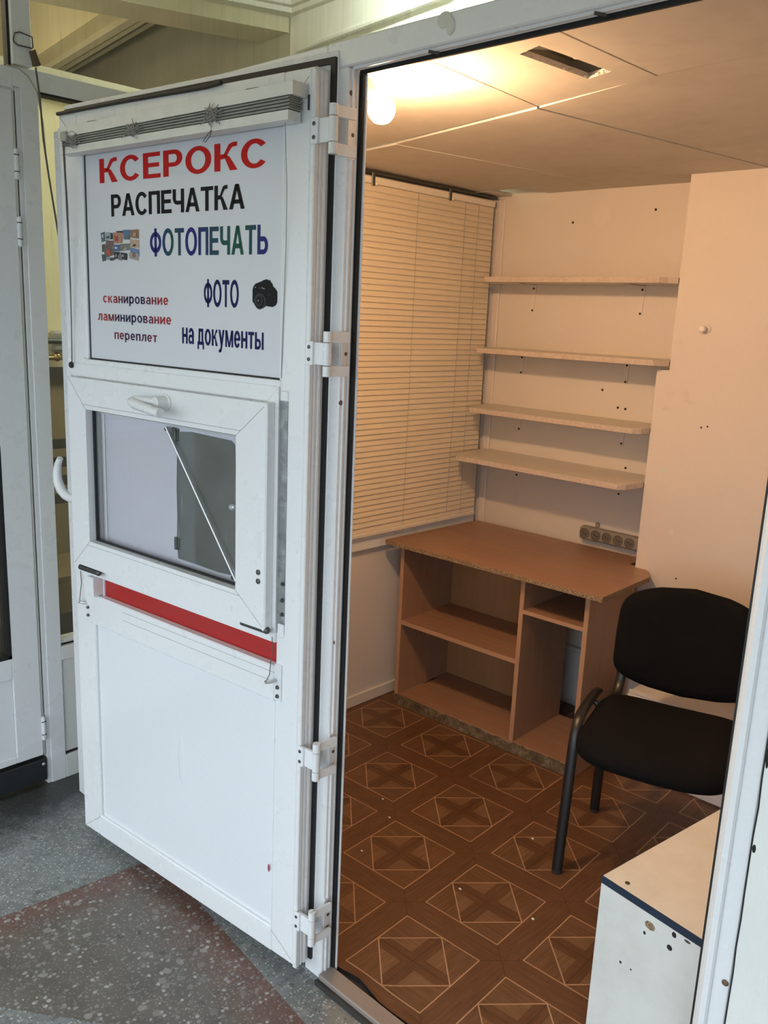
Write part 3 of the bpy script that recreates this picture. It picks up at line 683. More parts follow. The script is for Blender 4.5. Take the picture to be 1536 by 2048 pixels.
# letters: strokes in a unit cell, cap height 1
def rect(x0, y0, x1, y1): return [(x0, y0), (x1, y0), (x1, y1), (x0, y1)]
def arc(cx, cy, rx, ry, wx, wy, a0, a1, n=18):
    out = []
    for i in range(n):
        t0, t1 = radians(a0 + (a1 - a0) * i / n), radians(a0 + (a1 - a0) * (i + 1) / n)
        out.append([(cx + rx * cos(t0), cy + ry * sin(t0)), (cx + rx * cos(t1), cy + ry * sin(t1)), (cx + (rx - wx) * cos(t1), cy + (ry - wy) * sin(t1)), (cx + (rx - wx) * cos(t0), cy + (ry - wy) * sin(t0))])
    return out
S, H = .21, .165
GL = {
 'К': (.80, [rect(0, 0, S, 1), [(S, .42), (.38, .44), (.33, .60), (S, .60)], [(.33, .60), (.38, .44), (.55, .74), (.45, .84)], [(.45, .84), (.55, .74), (.62, .83), (.78, .845), (.78, 1.0), (.62, .995), (.50, .94)], [(.27, .56), (.36, .46), (.54, .0), (.80, 0), (.52, .50), (.40, .58)]]),
 'С': (.86, arc(.45, .5, .45, .515, S, H, 38, 322, 30)),
 'Е': (.70, [rect(0, 0, S, 1), rect(S, 0, .70, H), rect(S, .43, .65, .43 + H), rect(S, 1 - H, .69, 1)]),
 'Р': (.74, [rect(0, 0, S, 1), rect(S, 1 - H, .42, 1), rect(S, .36, .42, .36 + H)] + arc(.42, .68, .32, .32, S, H, -90, 90)),
 'О': (.94, arc(.47, .5, .47, .515, S, H, 0, 360, 36)),
 'А': (.90, [[(0, 0), (.22, 0), (.53, 1), (.34, 1)], [(.68, 0), (.90, 0), (.56, 1), (.37, 1)], rect(.2, .22, .70, .22 + H)]),
 'П': (.78, [rect(0, 0, S, 1), rect(.57, 0, .78, 1), rect(S, 1 - H, .57, 1)]),
 'Ч': (.74, [rect(.53, 0, .74, 1), rect(0, .62, S, 1), rect(.27, .34, .53, .34 + H)] + arc(.29, .62, .29, .28, S, H, 180, 272)),
 'Т': (.76, [rect(.275, 0, .485, 1 - H), rect(0, 1 - H, .76, 1)]),
 'Ф': (.98, [rect(.39, -.03, .59, 1.03)] + arc(.49, .5, .49, .40, .2, H, 0, 360, 32)),
 'Ь': (.74, [rect(0, 0, S, 1), rect(S, 0, .42, H), rect(S, .44, .42, .44 + H)] + arc(.42, .305, .32, .305, S, H, -90, 90)),
}
x_, s_, h_ = .735, .19, .145
GL.update({
 'с': (.60, arc(.32, x_ / 2, .32, x_ / 2 + .01, s_, h_, 42, 318, 24)),
 'к': (.62, [rect(0, 0, s_, x_), [(s_, .30), (.30, .32), (.28, .45), (s_, .45)], [(.26, .44), (.31, .32), (.46, .58), (.58, .62), (.58, x_), (.46, x_), (.36, .62)], [(.24, .42), (.32, .32), (.40, 0), (.63, 0), (.40, .40)]]),
 'а': (.60, [rect(.40, 0, .59, .50)] + arc(.31, .46, .28, x_ - .455, s_, h_, 0, 165, 14) + arc(.22, .215, .22, .225, s_ * .9, h_ * .85, 60, 330, 18) + [rect(.22, .30, .42, .30 + h_ * .85)]),
 'н': (.62, [rect(0, 0, s_, x_), rect(.43, 0, .62, x_), rect(s_, .30, .43, .30 + h_)]),
 'и': (.64, [rect(0, 0, s_, x_), rect(.45, 0, .64, x_), [(s_ - .02, .05), (s_ - .02, .30), (.47, x_ - .05), (.47, x_ - .30)]]),
 'р': (.66, [rect(0, -.27, s_, x_)] + arc(.34, x_ / 2, .32, x_ / 2 + .01, s_, h_, -150, 150, 26)),
 'о': (.66, arc(.33, x_ / 2, .33, x_ / 2 + .01, s_, h_, 0, 360, 28)),
 'в': (.60, [rect(0, 0, s_, x_), rect(s_, 0, .36, h_ * .9), rect(s_, x_ - h_ * .9, .34, x_), rect(s_, .31, .36, .31 + h_ * .8)] + arc(.34, .54, .22, .195, s_ * .9, h_ * .9, -90, 90, 12) + arc(.36, .20, .24, .20, s_ * .9, h_ * .9, -90, 90, 12)),
 'е': (.62, arc(.31, x_ / 2, .31, x_ / 2 + .01, s_, h_, 0, 325, 28) + [rect(.12, .31, .61, .31 + h_ * .8)]),
 'л': (.66, [rect(.46, 0, .65, x_), rect(.20, x_ - h_, .46, x_), [(.14, x_), (.33, x_), (.29, .25), (.12, .05)], [(0, 0), (.12, 0), (.29, .25), (.14, .24), (.0, .15)]]),
 'м': (.80, [rect(0, 0, s_ * .9, x_), rect(.63, 0, .80, x_), [(0, x_), (.20, x_), (.46, 0), (.33, 0)], [(.80, x_), (.60, x_), (.34, 0), (.47, 0)]]),
 'п': (.62, [rect(0, 0, s_, x_), rect(.43, 0, .62, x_), rect(s_, x_ - h_, .43, x_)]),
 'т': (.56, [rect(.185, 0, .375, x_ - h_), rect(0, x_ - h_, .56, x_)]),
 'д': (.70, [rect(.44, .10, .62, x_), rect(.18, x_ - h_, .5, x_), [(.14, x_), (.32, x_), (.27, .10), (.08, .10)], rect(0, 0, .70, h_), rect(0, -.20, .15, .02), rect(.55, -.20, .70, .02)]),
 'у': (.62, [[(0, x_), (.20, x_), (.40, .12), (.24, .0)], [(.62, x_), (.43, x_), (.24, .06), (.10, -.27), (.30, -.24), (.40, .02)], rect(.04, -.27, .22, -.13)]),
 'ы': (.84, [rect(0, 0, s_, x_), rect(.66, 0, .84, x_), rect(s_, 0, .34, h_ * .9), rect(s_, .33, .34, .33 + h_ * .9)] + arc(.34, .23, .24, .23, s_ * .9, h_ * .9, -90, 90, 12)),
 ' ': (.22, []),
})
def lettering(txt, mat, sL, sR, zB, zT, cap=1.0, gap=.10, label=None):
    """fit the word between sL (left) and sR (right) on the sign; zB baseline, zT top of the tallest stroke"""
    tot = sum(GL[ch][0] for ch in txt) + gap * (len(txt) - 1); k = (sL - sR) / tot; kz = (zT - zB) / cap
    g_ = G(); x = 0
    for ch in txt:
        wd, polys = GL[ch]
        for pl_ in polys: g_.face([P(sL + .006 - (x + px) * k, zB + py * kz, SIGN_N + .0006) for px, py in pl_])
        x += wd + gap
    o_ = obj('lettering', g_, mat, sg, recalc=False)
    for f in o_.data.polygons: pass
    if label: o_['label'] = label
    return o_
lettering('КСЕРОКС', 'print_red', .760, .139, 1.9535, 2.0125, gap=.11, label='red word КСЕРОКС')
lettering('РАСПЕЧАТКА', 'print_black', .713, .210, 1.870, 1.9235, gap=.08, label='black word РАСПЕЧАТКА')
lettering('ФОТОПЕЧАТЬ', 'print_wave', .554, .134, 1.7715, 1.8345, gap=.10, label='blue and green word ФОТОПЕЧАТЬ')
lettering('ФОТО', 'print_navy', .350, .228, 1.6545, 1.7155, gap=.10, label='navy word ФОТО')
lettering('на документы', 'print_navy', .432, .1445, 1.5635, 1.602, cap=.735, gap=.09, label='navy words на документы')
lettering('сканирование', 'print_fade', .760, .485, 1.6535, 1.6715, cap=.735, gap=.13, label='red and navy word сканирование')
lettering('ламинирование', 'print_fade_long', .786, .474, 1.6065, 1.6245, cap=.735, gap=.13, label='red and navy word ламинирование')
lettering('переплет', 'print_fade_short', .713, .531, 1.5605, 1.578, cap=.735, gap=.13, label='dark red and navy word переплет')
# collage of holiday snapshots (image spots: left, top, right, bottom in its own 0..1 cell)
PH = [((.00, .93), (.12, .97), (.13, .66), (.02, .62), (.10, .13, .16)), ((.11, .93), (.27, .95), (.27, .70), (.12, .68), (.30, .38, .38)), ((.27, .93), (.34, .89), (.33, .72), (.27, .70), (.01, .012, .012)),
      ((.33, .93), (.60, .92), (.58, .58), (.33, .56), (.42, .22, .15)), ((.42, .97), (.62, .97), (.60, .91), (.42, .93), (.015, .015, .02)), ((.60, 1.0), (.79, 1.0), (.77, .68), (.61, .69), (.09, .17, .32)), ((.79, .99), (1.0, 1.0), (1.0, .70), (.79, .74), (.26, .14, .08)),
      ((.14, .68), (.35, .66), (.34, .48), (.13, .46), (.16, .10, .10)), ((.77, .70), (1.0, .66), (1.0, .40), (.78, .42), (.46, .33, .24)), ((.03, .55), (.13, .56), (.08, .30), (.03, .30), (.08, .075, .06)), ((.08, .46), (.31, .53), (.36, .20), (.10, .10), (.13, .10, .08)),
      ((.34, .53), (.51, .53), (.51, .32), (.35, .31), (.07, .11, .24)), ((.51, .55), (.78, .56), (.77, .34), (.52, .32), (.17, .18, .15)), ((.78, .42), (1.0, .36), (1.0, .15), (.78, .25), (.14, .21, .38)), ((.74, .27), (.98, .22), (.98, .00), (.75, .08), (.36, .31, .27)),
      ((.36, .30), (.50, .29), (.50, .08), (.37, .06), (.02, .012, .012)), ((.52, .28), (.70, .24), (.69, .02), (.55, .05), (.02, .02, .025)), ((.46, .20), (.57, .19), (.56, .00), (.45, .04), (.17, .18, .18)), ((.02, .22), (.10, .22), (.14, .02), (.04, -.02), (.06, .07, .075)), ((.13, .10), (.25, .14), (.24, .03), (.14, .05), (.25, .29, .38)), ((.24, .10), (.38, .12), (.36, .02), (.25, .0), (.07, .075, .08)),
      # motifs
      ((.16, .36), (.25, .38), (.26, .18), (.19, .18), (.50, .06, .03)), ((.38, .80), (.46, .82), (.46, .64), (.39, .64), (.36, .06, .05)), ((.38, .46), (.45, .45), (.44, .38), (.38, .40), (.60, .62, .64)), ((.66, .82), (.77, .82), (.77, .69), (.64, .69), (.10, .14, .14)), ((.88, .90), (.94, .88), (.93, .76), (.86, .78), (.50, .30, .22)), ((.86, .52), (.92, .54), (.91, .46), (.85, .46), (.03, .03, .03)), ((.62, .40), (.67, .44), (.70, .34), (.61, .34), (.36, .36, .34)), ((.84, .26), (.90, .26), (.91, .10), (.84, .12), (.24, .13, .10)), ((.05, .88), (.10, .86), (.09, .76), (.05, .78), (.50, .52, .52)), ((.40, .22), (.43, .22), (.43, .12), (.40, .12), (.45, .40, .36)), ((.58, .21), (.61, .2), (.62, .13), (.58, .14), (.45, .43, .40)), ((.16, .80), (.25, .82), (.25, .76), (.17, .74), (.05, .07, .07))]
cs0, cs1, cz0, cz1 = .769, .604, 1.760, 1.836
for i, (p0, p1, p2, p3, c_) in enumerate(PH):
    mn_ = 'snap_%d' % i; simple(mn_, c_, .4, var=.35, scale=160)
    obj('snapshot', G().face([P(cs0 + (cs1 - cs0) * x, cz0 + (cz1 - cz0) * y, SIGN_N + .0005 + .00006 * i) for x, y in (p3, p2, p1, p0)]), mn_, sg, recalc=False)
# printed picture of a camera
cam_o = [(.34, .92), (.45, 1.0 - .03), (.58, 1.0), (.66, .96), (.70, .98), (.76, .88), (.80, .86), (.82, .78), (.92, .70), (1.0, .60), (1.0, .26), (.94, .16), (.82, .10), (.55, .13), (.44, .05), (.30, .0), (.20, .03), (.10, .13), (.05, .21), (0, .25), (0, .66), (.04, .77), (.12, .85), (.24, .89)]
ks0, ks1, kz0, kz1 = .188, .1085, 1.652, 1.7185
KP = lambda x, y, e: P(ks0 + (ks1 - ks0) * x, kz0 + (kz1 - kz0) * y, SIGN_N + .0006 + e)
pic = obj('camera_picture', G().face([KP(x, y, 0) for x, y in cam_o[::-1]]), 'print_black', sg, recalc=False); pic['label'] = 'printed picture of a black camera'
simple('print_dark', (.022, .020, .026), .4); simple('print_glint', (.30, .31, .31), .4); simple('print_body', (.020, .022, .021), .5)
def kcirc(cx, cy, rx, ry, e, mat, wx=None):
    g_ = G()
    if wx:
        for q in arc(cx, cy, rx, ry, wx, wx, 0, 360, 24): g_.face([KP(x, y, e) for x, y in q[::-1]])
    else: g_.face([KP(cx + rx * cos(2 * pi * k / 24), cy + ry * sin(2 * pi * k / 24), e) for k in range(24)][::-1])
    obj('camera_detail', g_, mat, sg, recalc=False)
kcirc(.30, .27, .23, .26, .0001, 'print_dark', .03); kcirc(.27, .30, .14, .18, .00015, 'print_dark', .025); kcirc(.24, .30, .02, .03, .0002, 'print_glint')
for (x, y), (a_, b_) in (((.37, .72), (.50, .69)), ((.10, .725), (.14, .735)), ((.68, .51), (.69, .49)), ((.29, .70), (.31, .72))):
    obj('camera_detail', G().face([KP(x, y - .015, .0002), KP(a_, b_ - .02, .0002), KP(a_, b_ + .005, .0002), KP(x, y + .02, .0002)]), 'print_glint', sg, recalc=False)

# ---- serving hatch
def ring(name, mat, s0, s1, z0, z1, is0, is1, iz0, iz1, n0, n1, bev=.0015):
    """mitred frame: four bars cut at the corners, one part"""
    e_ = empty(name); e_.parent = door
    o_ = [(s0, z0), (s1, z0), (s1, z1), (s0, z1)]; i_ = [(is0, iz0), (is1, iz0), (is1, iz1), (is0, iz1)]
    for k in range(4):
        j = (k + 1) % 4
        g_ = G(); q = [o_[k], o_[j], i_[j], i_[k]]
        # a hair's gap at the mitres
        cx = sum(p[0] for p in q) / 4; cz = sum(p[1] for p in q) / 4
        q = [(cx + (p[0] - cx) * .9992, cz + (p[1] - cz) * .9992) for p in q]
        g_.prism([P(s, z, n0) for s, z in q], (0, -(n1 - n0), 0)); obj(name.split('_')[0] + '_bar', g_, mat, e_)
    return e_
HF = ring('hatch_frame', 'pvc', .089, .935, .880, 1.486, .125, .915, .914, 1.452, -.02, .006)
SH = ring('sash_frame', 'pvc', .102, .896, .912, 1.449, .205, .816, .990, 1.366, .004, .028)
db('sash_lip', 'pvc', .100, .112, .910, 1.451, .004, .031, .003)
# thin joint line on the sash face and the rubber round the glass
for (s0, z0), (s1, z1) in (((.19, 1.378), (.83, 1.378)), ((.19, .978), (.83, .978)),): obj('sash_seam', G().tube([P(s0, z0, .0281), P(s1, z1, .0281)], .0006, 6), 'seam', SH)
for (s0, z0), (s1, z1) in (((.102, 1.449), (.205, 1.366)), ((.896, 1.449), (.816, 1.366)), ((.102, .912), (.205, .990)), ((.896, .912), (.816, .990))): obj('mitre_seam', G().tube([P(s0, z0, .0281), P(s1, z1, .0281)], .0006, 6), 'seam', SH)
for bs in ((.205, .816, 1.3605, 1.3665), (.205, .816, .9895, .995), (.8095, .8165, .99, 1.366), (.2045, .2090, .99, 1.366)): db('glass_seal', 'gasket', *bs, .0, .007, 0)
db('hatch_glass', 'glass_clean', .206, .816, .990, 1.366, .001, .004, 0)
hb = db('backing_board', 'lilac_board', .200, .87, .96, 1.385, -.030, -.024, 0)
db('inner_bead', 'pvc', .822, .838, .965, 1.385, -.024, -.012, .002); db('inner_bead', 'pvc', .803, .815, .965, 1.372, -.024, -.019, .002)
db('inner_bead', 'pvc', .205, .84, 1.352, 1.362, -.024, -.014, .002); db('inner_bead', 'pvc', .222, .242, .965, 1.352, -.024, -.012, .003)
# ragged grey sheet
pts = [(.458, 1.343), (.40, 1.349), (.33, 1.347), (.252, 1.345), (.240, 1.337), (.232, 1.20), (.231, 1.10), (.232, 1.012), (.30, 1.008), (.38, 1.010), (.455, 1.011), (.460, 1.06), (.457, 1.12), (.459, 1.20), (.456, 1.28)]
obj('sheet_metal', G().prism([P(*back(s, z, -.023), -.0235) for s, z in pts], (0, -.0015, 0)), 'grey_sheet', door)
bar = [back(s_0, z_0, -.012) for s_0, z_0 in ((.506, 1.350), (.494, 1.350), (.228, 1.000), (.240, 1.000))]
g = G(); g.hexa([P(*q, -.022) for q in bar] + [P(*q, -.012) for q in bar]); g.tube([P(*back(.500, 1.350, -.011), -.011), P(*back(.234, 1.000, -.011), -.011)], .0035, 8)
db_ = obj('brace_bar', g, 'alu', door)
for s_0, z_0 in ((.503, 1.345), (.474, 1.347), (.248, 1.005), (.229, 1.008)):
    q = back(s_0, z_0, -.012); obj('screw', G().lathe(P(*q, -.016), (0, -1, 0), [(0, .0055), (.004, .0055), (.006, .003)], 10), 'dark_metal', db_, 30)
q = back(.247, 1.184, -.010); obj('knob', G().lathe(P(*q, -.022), (0, -1, 0), [(0, .004), (.008, .004), (.010, .008), (.016, .009), (.020, .005)], 14), 'alu', door, 40)
for zc in (1.335, 1.05):
    q = back(.461, zc, -.02); g = G(); g.box(-q[0] - .010, -q[0] + .010, .019, .024, q[1] - .016, q[1] + .016); g.cyl(P(q[0], q[1] - .016, -.018), P(q[0], q[1] + .016, -.018), .004); obj('small_hinge', g, 'dark_metal', door)
# hatch lever
lv = obj('rosette', G().lathe(P(.462, 1.418, .028), (0, -1, 0), [(0, .021), (.004, .021), (.006, .017), (.020, .016), (.034, .014)], 24), 'pvc', door, 35)
obj('lever', G().tube([P(.470, 1.418, .048), P(.505, 1.418, .064), P(.530, 1.417, .068), P(.535, 1.414, .074), P(.520, 1.412, .080), P(.48, 1.407, .083), P(.44, 1.402, .084), P(.412, 1.399, .084)], [.012, .013, .014, .014, .0135, .012, .012, .012], 12), 'pvc', lv, 50)
# galvanised channel at the hinge side of the hatch
db('steel_channel', 'galvanised', .064, .088, .905, 1.455, -.008, .0015, 0); db('channel_cap', 'pvc', .064, .086, 1.455, 1.478, -.006, .004, .002); db('channel_cap', 'pvc', .064, .086, .895, .93, -.006, .003, .002)
for zz in (1.03, .99, .955): obj('screw', G().lathe(P(.070, zz, .0012), (0, -1, 0), [(0, .005), (.003, .005), (.007, .0025)], 10), 'dark_metal', door, 30)
# screws and tape marks on the sash
for s, z in ((.125, 1.052), (.125, 1.030)): obj('screw', G().lathe(P(s, z, .0280), (0, -1, 0), [(0, .0065), (.0025, .0065), (.005, .003)], 12), 'steel_screw', SH, 30)
lb = obj('paper_label', G().box(-.1305, -.1185, -.0286, -.0278, 1.085, 1.150), 'clear_film', SH)
# dampers under the sash
for s0, s1, zz in ((.880, .790, .9005), (.188, .105, .9105)):
    dmp = obj('damper', G().tube([P(s0, zz, .020), P(s1, zz + .001, .020)], .0085, 12), 'dark_metal', door, 40)
    obj('damper_tip', G().ball(P(s1 - .004, zz + .002, .022), .009, 10), 'steel_screw', dmp, 50)
# red slot, the block at its end and the middle rail
db('red_board', 'red_panel', .092, .820, .79, .90, -.026, -.018, 0)
db('slot_top', 'pvc', .092, .857, .884, .905, -.04, -.002); db('slot_end', 'pvc', .815, .858, .78, .89, -.04, -.012)
db('end_block', 'pvc', .818, .848, .822, .880, -.012, .022, .002)
MR = db('middle_rail', 'pvc', .090, .884, .728, .820, -.018, .006, .003)
db('end_plate', 'clear_film', .069, .092, .732, .826, 0, .0035, .001)
for z0 in (.802, .778): obj('rail_seam', G().tube([P(.70, z0, .0061), P(.09, z0 + .002, .0061)], .0006, 6), 'seam', MR)
for s, z in ((.080, .768), (.080, .745)): obj('screw', G().lathe(P(s, z, .0035), (0, -1, 0), [(0, .005), (.003, .005), (.006, .0025)], 12), 'steel_screw', door, 30)
obj('hook', G().tube([P(.086, .785, .004), P(.090, .783, .020), P(.094, .784, .028), P(.094, .788, .030)], .004, 8), 'alu', door, 50)
obj('hook', G().tube([P(.878, .786, .004), P(.884, .787, .014), P(.896, .789, .016), P(.900, .786, .016)], .004, 8), 'alu', door, 50)
for s, z in ((.868, .776), (.868, .752)): obj('screw', G().lathe(P(s, z, .008), (0, -1, 0), [(0, .0045), (.003, .0045), (.005, .0025)], 12), 'steel_screw', door, 30)
obj('string', G().tube([P(.093, .895, .012), P(.093, .86, .010), P(.0965, .83, .012), P(.0955, .80, .016), P(.0945, .787, .028)], .0011, 6), 'cord_dark', door)
obj('string', G().tube([P(.908, .90, .004), P(.905, .84, .004), P(.899, .789, .016)], .0011, 6), 'cord_dark', door)
# lower panel with beads
db('lower_panel', 'pvc_panel', .092, .857, .086, .73, -.030, -.008, 0)
db('panel_bead', 'pvc', .846, .858, .086, .73, -.01, .002, .003); db('panel_bead', 'pvc', .092, .858, .084, .096, -.01, .002, .003); db('panel_bead', 'pvc', .090, .097, .086, .73, -.01, .0012, .002)
obj('dent', G().ball(P(.462, .43, -.0085), 1.0, 24, (.014, .0022, .075)), 'pvc_panel', door, 80)
g = G(); g.ball(P(.105, .262, .0), .007, 8, (.6, .1, 1.6)); simple('pink_mark', (.30, .05, .12), .6); obj('paint_mark', g, 'pink_mark', door)
# door pull on the outer side, showing past the free edge
obj('door_handle', G().tube([P(.955, 1.084, -.020), P(.985, 1.082, -.020), P(1.010, 1.086, -.020), P(1.034, 1.100, -.020), P(1.050, 1.124, -.020), P(1.052, 1.151, -.020), P(1.045, 1.176, -.020), P(1.032, 1.196, -.020)], [.013, .013, .0135, .0145, .0140, .0125, .0105, .0085], 14), 'pvc', door, 50)
for zz in (1.076, 1.060): obj('screw', G().lathe(P(.930, zz, 0), (0, -1, 0), [(0, .003), (.0015, .003)], 10), 'steel_screw', door)
# hinges: knuckle of three barrels, a plate on the leaf, a plate on the frame
def hinge(zc, rust):
    e_ = empty('hinge', (0, 0, 0)); e_.parent = door; hh = .047
    kx, kn = .0505, .004                                            # knuckle axis right of the leaf edge
    kx = .052; z0, z1 = zc - hh, zc + hh
    g_ = G()
    for a0, a1 in ((z0, z0 + .022), (z1 - .022, z1)): g_.lathe((kx, -kn, a0), (0, 0, 1), [(0, .0095), (a1 - a0, .0095)], 18)
    g_.lathe((kx, -kn, z0 + .0235), (0, 0, 1), [(0, .0095), (2 * hh - .047, .0095)], 18)
    obj('barrel', g_, 'pvc', e_, 40)
    g_ = G(); g_.hexa([(.006, -.006, z0 + .024), (.006, .000, z0 + .024), (kx, .000, z0 + .024), (kx, -.0085, z0 + .024), (.006, -.006, z1 - .024), (.006, .000, z1 - .024), (kx, .0, z1 - .024), (kx, -.0085, z1 - .024)]); obj('leaf_arm', g_, 'pvc', e_)
    obj('leaf_plate', G().box(-.004, .016, -.012, -.006, z0 + .022, z1 - .022, bev=.001), 'pvc', e_)
    for a0, a1 in ((z0, z0 + .022), (z1 - .022, z1)):
        g_ = G(); g_.hexa([(kx, -.008, a0), (kx, .0, a0), (kx + .006, .052, a0), (kx + .014, .052, a0), (kx, -.008, a1), (kx, .0, a1), (kx + .006, .052, a1), (kx + .014, .052, a1)]); obj('frame_arm', g_, 'pvc', e_)
    fp_ = obj('frame_plate', G().box(.0425, .0475, .046, .070, z0 - .002, z1 + .002, bev=.001), 'pvc', e_)
    for dz in (.012, .047, .082): obj('screw', G().lathe((.0472, .060, z0 + dz), (1, 0, 0), [(0, .0042), (.0015, .0042), (.0025, .002)], 10), rust, e_, 30)
    for dz in (.034, .060): obj('screw', G().lathe((.006, -.0118, z0 + dz), (0, -1, 0), [(0, .0042), (.0015, .0042), (.0025, .002)], 10), 'steel_screw', e_, 30)
for zc, r_ in ((2.010, 'screw_rust'), (1.566, 'screw_rust'), (.621, 'steel_screw'), (.170, 'steel_screw')): hinge(zc, r_)

# ---- folded blind hanging on the door
fb = empty('folded_blind', (-.0485, -.0910, 0), DANG); tag(fb, 'folded white venetian blind tied up above the sign on the door', 'blind')
def fbx(name, mat, g_, smooth=None): return obj(name, g_, mat, fb, smooth)
def slab(sL, zL0, zL1, sR, zR0, zR1, n0, n1, g_=None):
    g_ = g_ or G(); return g_.hexa([P(sL, zL0, n0), P(sR, zR0, n0), P(sR, zR0, n1), P(sL, zL0, n1), P(sL, zL1, n0), P(sR, zR1, n0), P(sR, zR1, n1), P(sL, zL1, n1)])
HRz = lambda s: 2.064 + .012 * (1 - (s - .03) / .84)               # underside of the head rail, slightly tilted
fbx('head_rail', 'rail_white', slab(.872, HRz(.872), HRz(.872) + .024, .030, HRz(.03), HRz(.03) + .024, .004, .044))
NS = 11
for k in range(NS):
    t = k / (NS - 1)
    zl = HRz(.86) - .003 - .018 * t; zr = HRz(.04) - .003 - .022 * t
    dn = .003 * sin(k * 2.1)
    fbx('slat', 'slat_dusty', slab(.862 - .002 * (k % 3), zl - .0006, zl + .0006, .034 + .002 * (k % 2), zr - .0006, zr + .0006, .006 + dn, .042 + dn))
br = fbx('bottom_rail', 'rail_white', slab(.868, HRz(.868) - .041, HRz(.868) - .024, .036, HRz(.036) - .047, HRz(.036) - .028, .008, .044))
for s in (.80, .55, .27):
    z0 = HRz(s); pts_ = []
    for k in range(90): pts_.append(P(s + random.gauss(0, .016), z0 - .012 + random.gauss(0, .009), .044 + random.random() * .007))
    fbx('cord_tangle', 'cord', G().tube(pts_, .0008, 4))
for s in (.745, .16):
    e_ = fbx('clip', 'dark_metal', G().box(-s - .02, -s + .02, -.03, -.008, HRz(s) + .024, HRz(s) + .031, bev=.002))
fbx('end_cap', 'rail_white', slab(.030, HRz(.03) - .001, HRz(.03) + .025, .022, HRz(.03) - .001, HRz(.03) + .025, .002, .046))
fbx('end_bracket', 'dark_metal', G().box(-.019, -.015, -.006, .0, HRz(.03) - .024, HRz(.03) + .005))
fbx('cord_lock', 'slat_dusty', G().box(-.855, -.828, -.050, -.040, HRz(.85) - .012, HRz(.85) + .012, bev=.002))
fbx('pull_cord', 'cord_dark', G().tube([P(.846, 2.055, .048), P(.868, 1.90, .030), P(.884, 1.75, .018), P(.897, 1.60, .010), P(.905, 1.485, .008)], .0013, 6))
fbx('pull_cord', 'cord_dark', G().tube([P(.842, 2.055, .048), P(.860, 1.90, .032), P(.882, 1.72, .018), P(.898, 1.58, .010), P(.9055, 1.485, .008)], .0013, 6))
fbx('pull_cord', 'cord', G().tube([P(.866, 2.02, .03), P(.880, 1.90, .024), P(.888, 1.70, .014), P(.900, 1.56, .010)], .0010, 6))
fbx('cord_knot', 'black_plastic', G().ball(P(.906, 1.480, .010), .0075, 10, (1, 1, 1.2)), 50)
fbx('guide_string', 'cord', G().tube([P(.058, 2.028, .030), P(.066, 1.90, .014), P(.076, 1.78, .004), P(.082, 1.66, .002), P(.087, 1.505, .001)], .0010, 6))
fbx('cord_loop', 'cord_dark', G().tube([P(.27, 2.030, .044), P(.282, 2.020, .046), P(.296, 2.008, .046), P(.288, 2.006, .046), P(.274, 2.016, .046), P(.268, 2.028, .045)], .0010, 6))

# ================================================================== BOOTH CONTENTS
# ---- bulb
lb_ = empty('light_bulb', (-.093, .142, 2.100)); tag(lb_, 'bare glowing bulb on a black holder under the booth ceiling', 'light bulb')
ax_ = Vector((-.50, -.22, .83)).normalized()
obj('glass', G().lathe(-ax_ * .031, ax_, [(0, .003), (.002, .010), (.008, .020), (.018, .0285), (.031, .0315), (.044, .0285), (.054, .021), (.062, .015), (.066, .0135)], 18), 'bulb_glass', lb_, 60)
obj('holder', G().lathe(ax_ * .036, ax_, [(0, .015), (.006, .019), (.030, .019), (.036, .012), (.040, .006)], 20), 'black_plastic', lb_, 40)
hp = ax_ * .075; obj('flex', G().tube([hp, hp + Vector((-.010, .0, .004)), Vector((-.062, -.020, HC - 2.100 + .002))], .003, 8), 'black_plastic', lb_)

# ---- venetian blind on the left wall
vb = empty('venetian_blind', (XL + .034, 1.0, .77)); tag(vb, 'closed cream venetian blind over the left window', 'blind')
by0, by1 = -.80, .822
zt = HC - .77
obj('ceiling_track', G().box(-.020, .010, by0, by1 + .012, zt - .016, zt - .006, bev=.002), 'dark_metal', vb)
obj('head_rail', G().box(-.016, .010, by0, by1, zt - .050, zt - .024, bev=.003), 'blind_rail', vb)
for yy in (.068, .515):
    cp = obj('clip', G().box(.008, .014, yy - .008, yy + .008, zt - .058, zt - .010, bev=.002), 'dark_metal', vb); obj('clip_screw', G().ball((.016, yy + .012, zt - .050), .007, 8), 'blind_rail', cp)
zb_, zt_ = .012, zt - .052; ns = 60; pitch = (zt_ - zb_) / ns
g = G(); nseg = 3; cv = []
for k in range(nseg + 1):
    t = k / nseg - .5; cv.append((.0034 * (-t * 2) + .0006 * (1 - 4 * t * t), t * pitch * 1.10))
# one slat: gently curved strip, nearly closed
prof = [(x, z) for x, z in cv] + [(x - .0006, z) for x, z in cv[::-1]]
g.prism([(x, by0, z) for x, z in prof], (0, by1 - by0, 0)); first = obj('slat', g, 'blind_slat', vb, 40)
first.location = (0, 0, zb_ + pitch * .5)
for k in range(1, ns):
    copy_of(first, vb, (random.uniform(-.0004, .0004), 0, zb_ + pitch * (k + .5)), (random.uniform(-.0006, .0006), random.uniform(-.03, .03), 0))
obj('bottom_rail', G().box(-.010, .008, by0, by1, -.010, .010, bev=.004), 'blind_rail', vb)
for yy in (.325, .710):
    obj('ladder_cord', G().tube([(.0072, yy, zb_), (.0072, yy, zt_)], .0009, 6), 'cord', vb)
    for k in range(ns): pass
obj('end_thread', G().tube([(.0065, by1 - .004, zb_), (.0065, by1 - .004, zt_)], .0008, 6), 'cord_dark', vb)
obj('tie_cord', G().tube([(.006, .325, 0), (.008, .33, -.010), (.009, .30, -.016), (.008, .27, -.022)], .0009, 6), 'cord', vb)
obj('pull_cord', G().tube([(.0085, .62, zt_ + .01), (.009, .615, .5), (.0085, .61, .03)], .0009, 6), 'cord', vb)

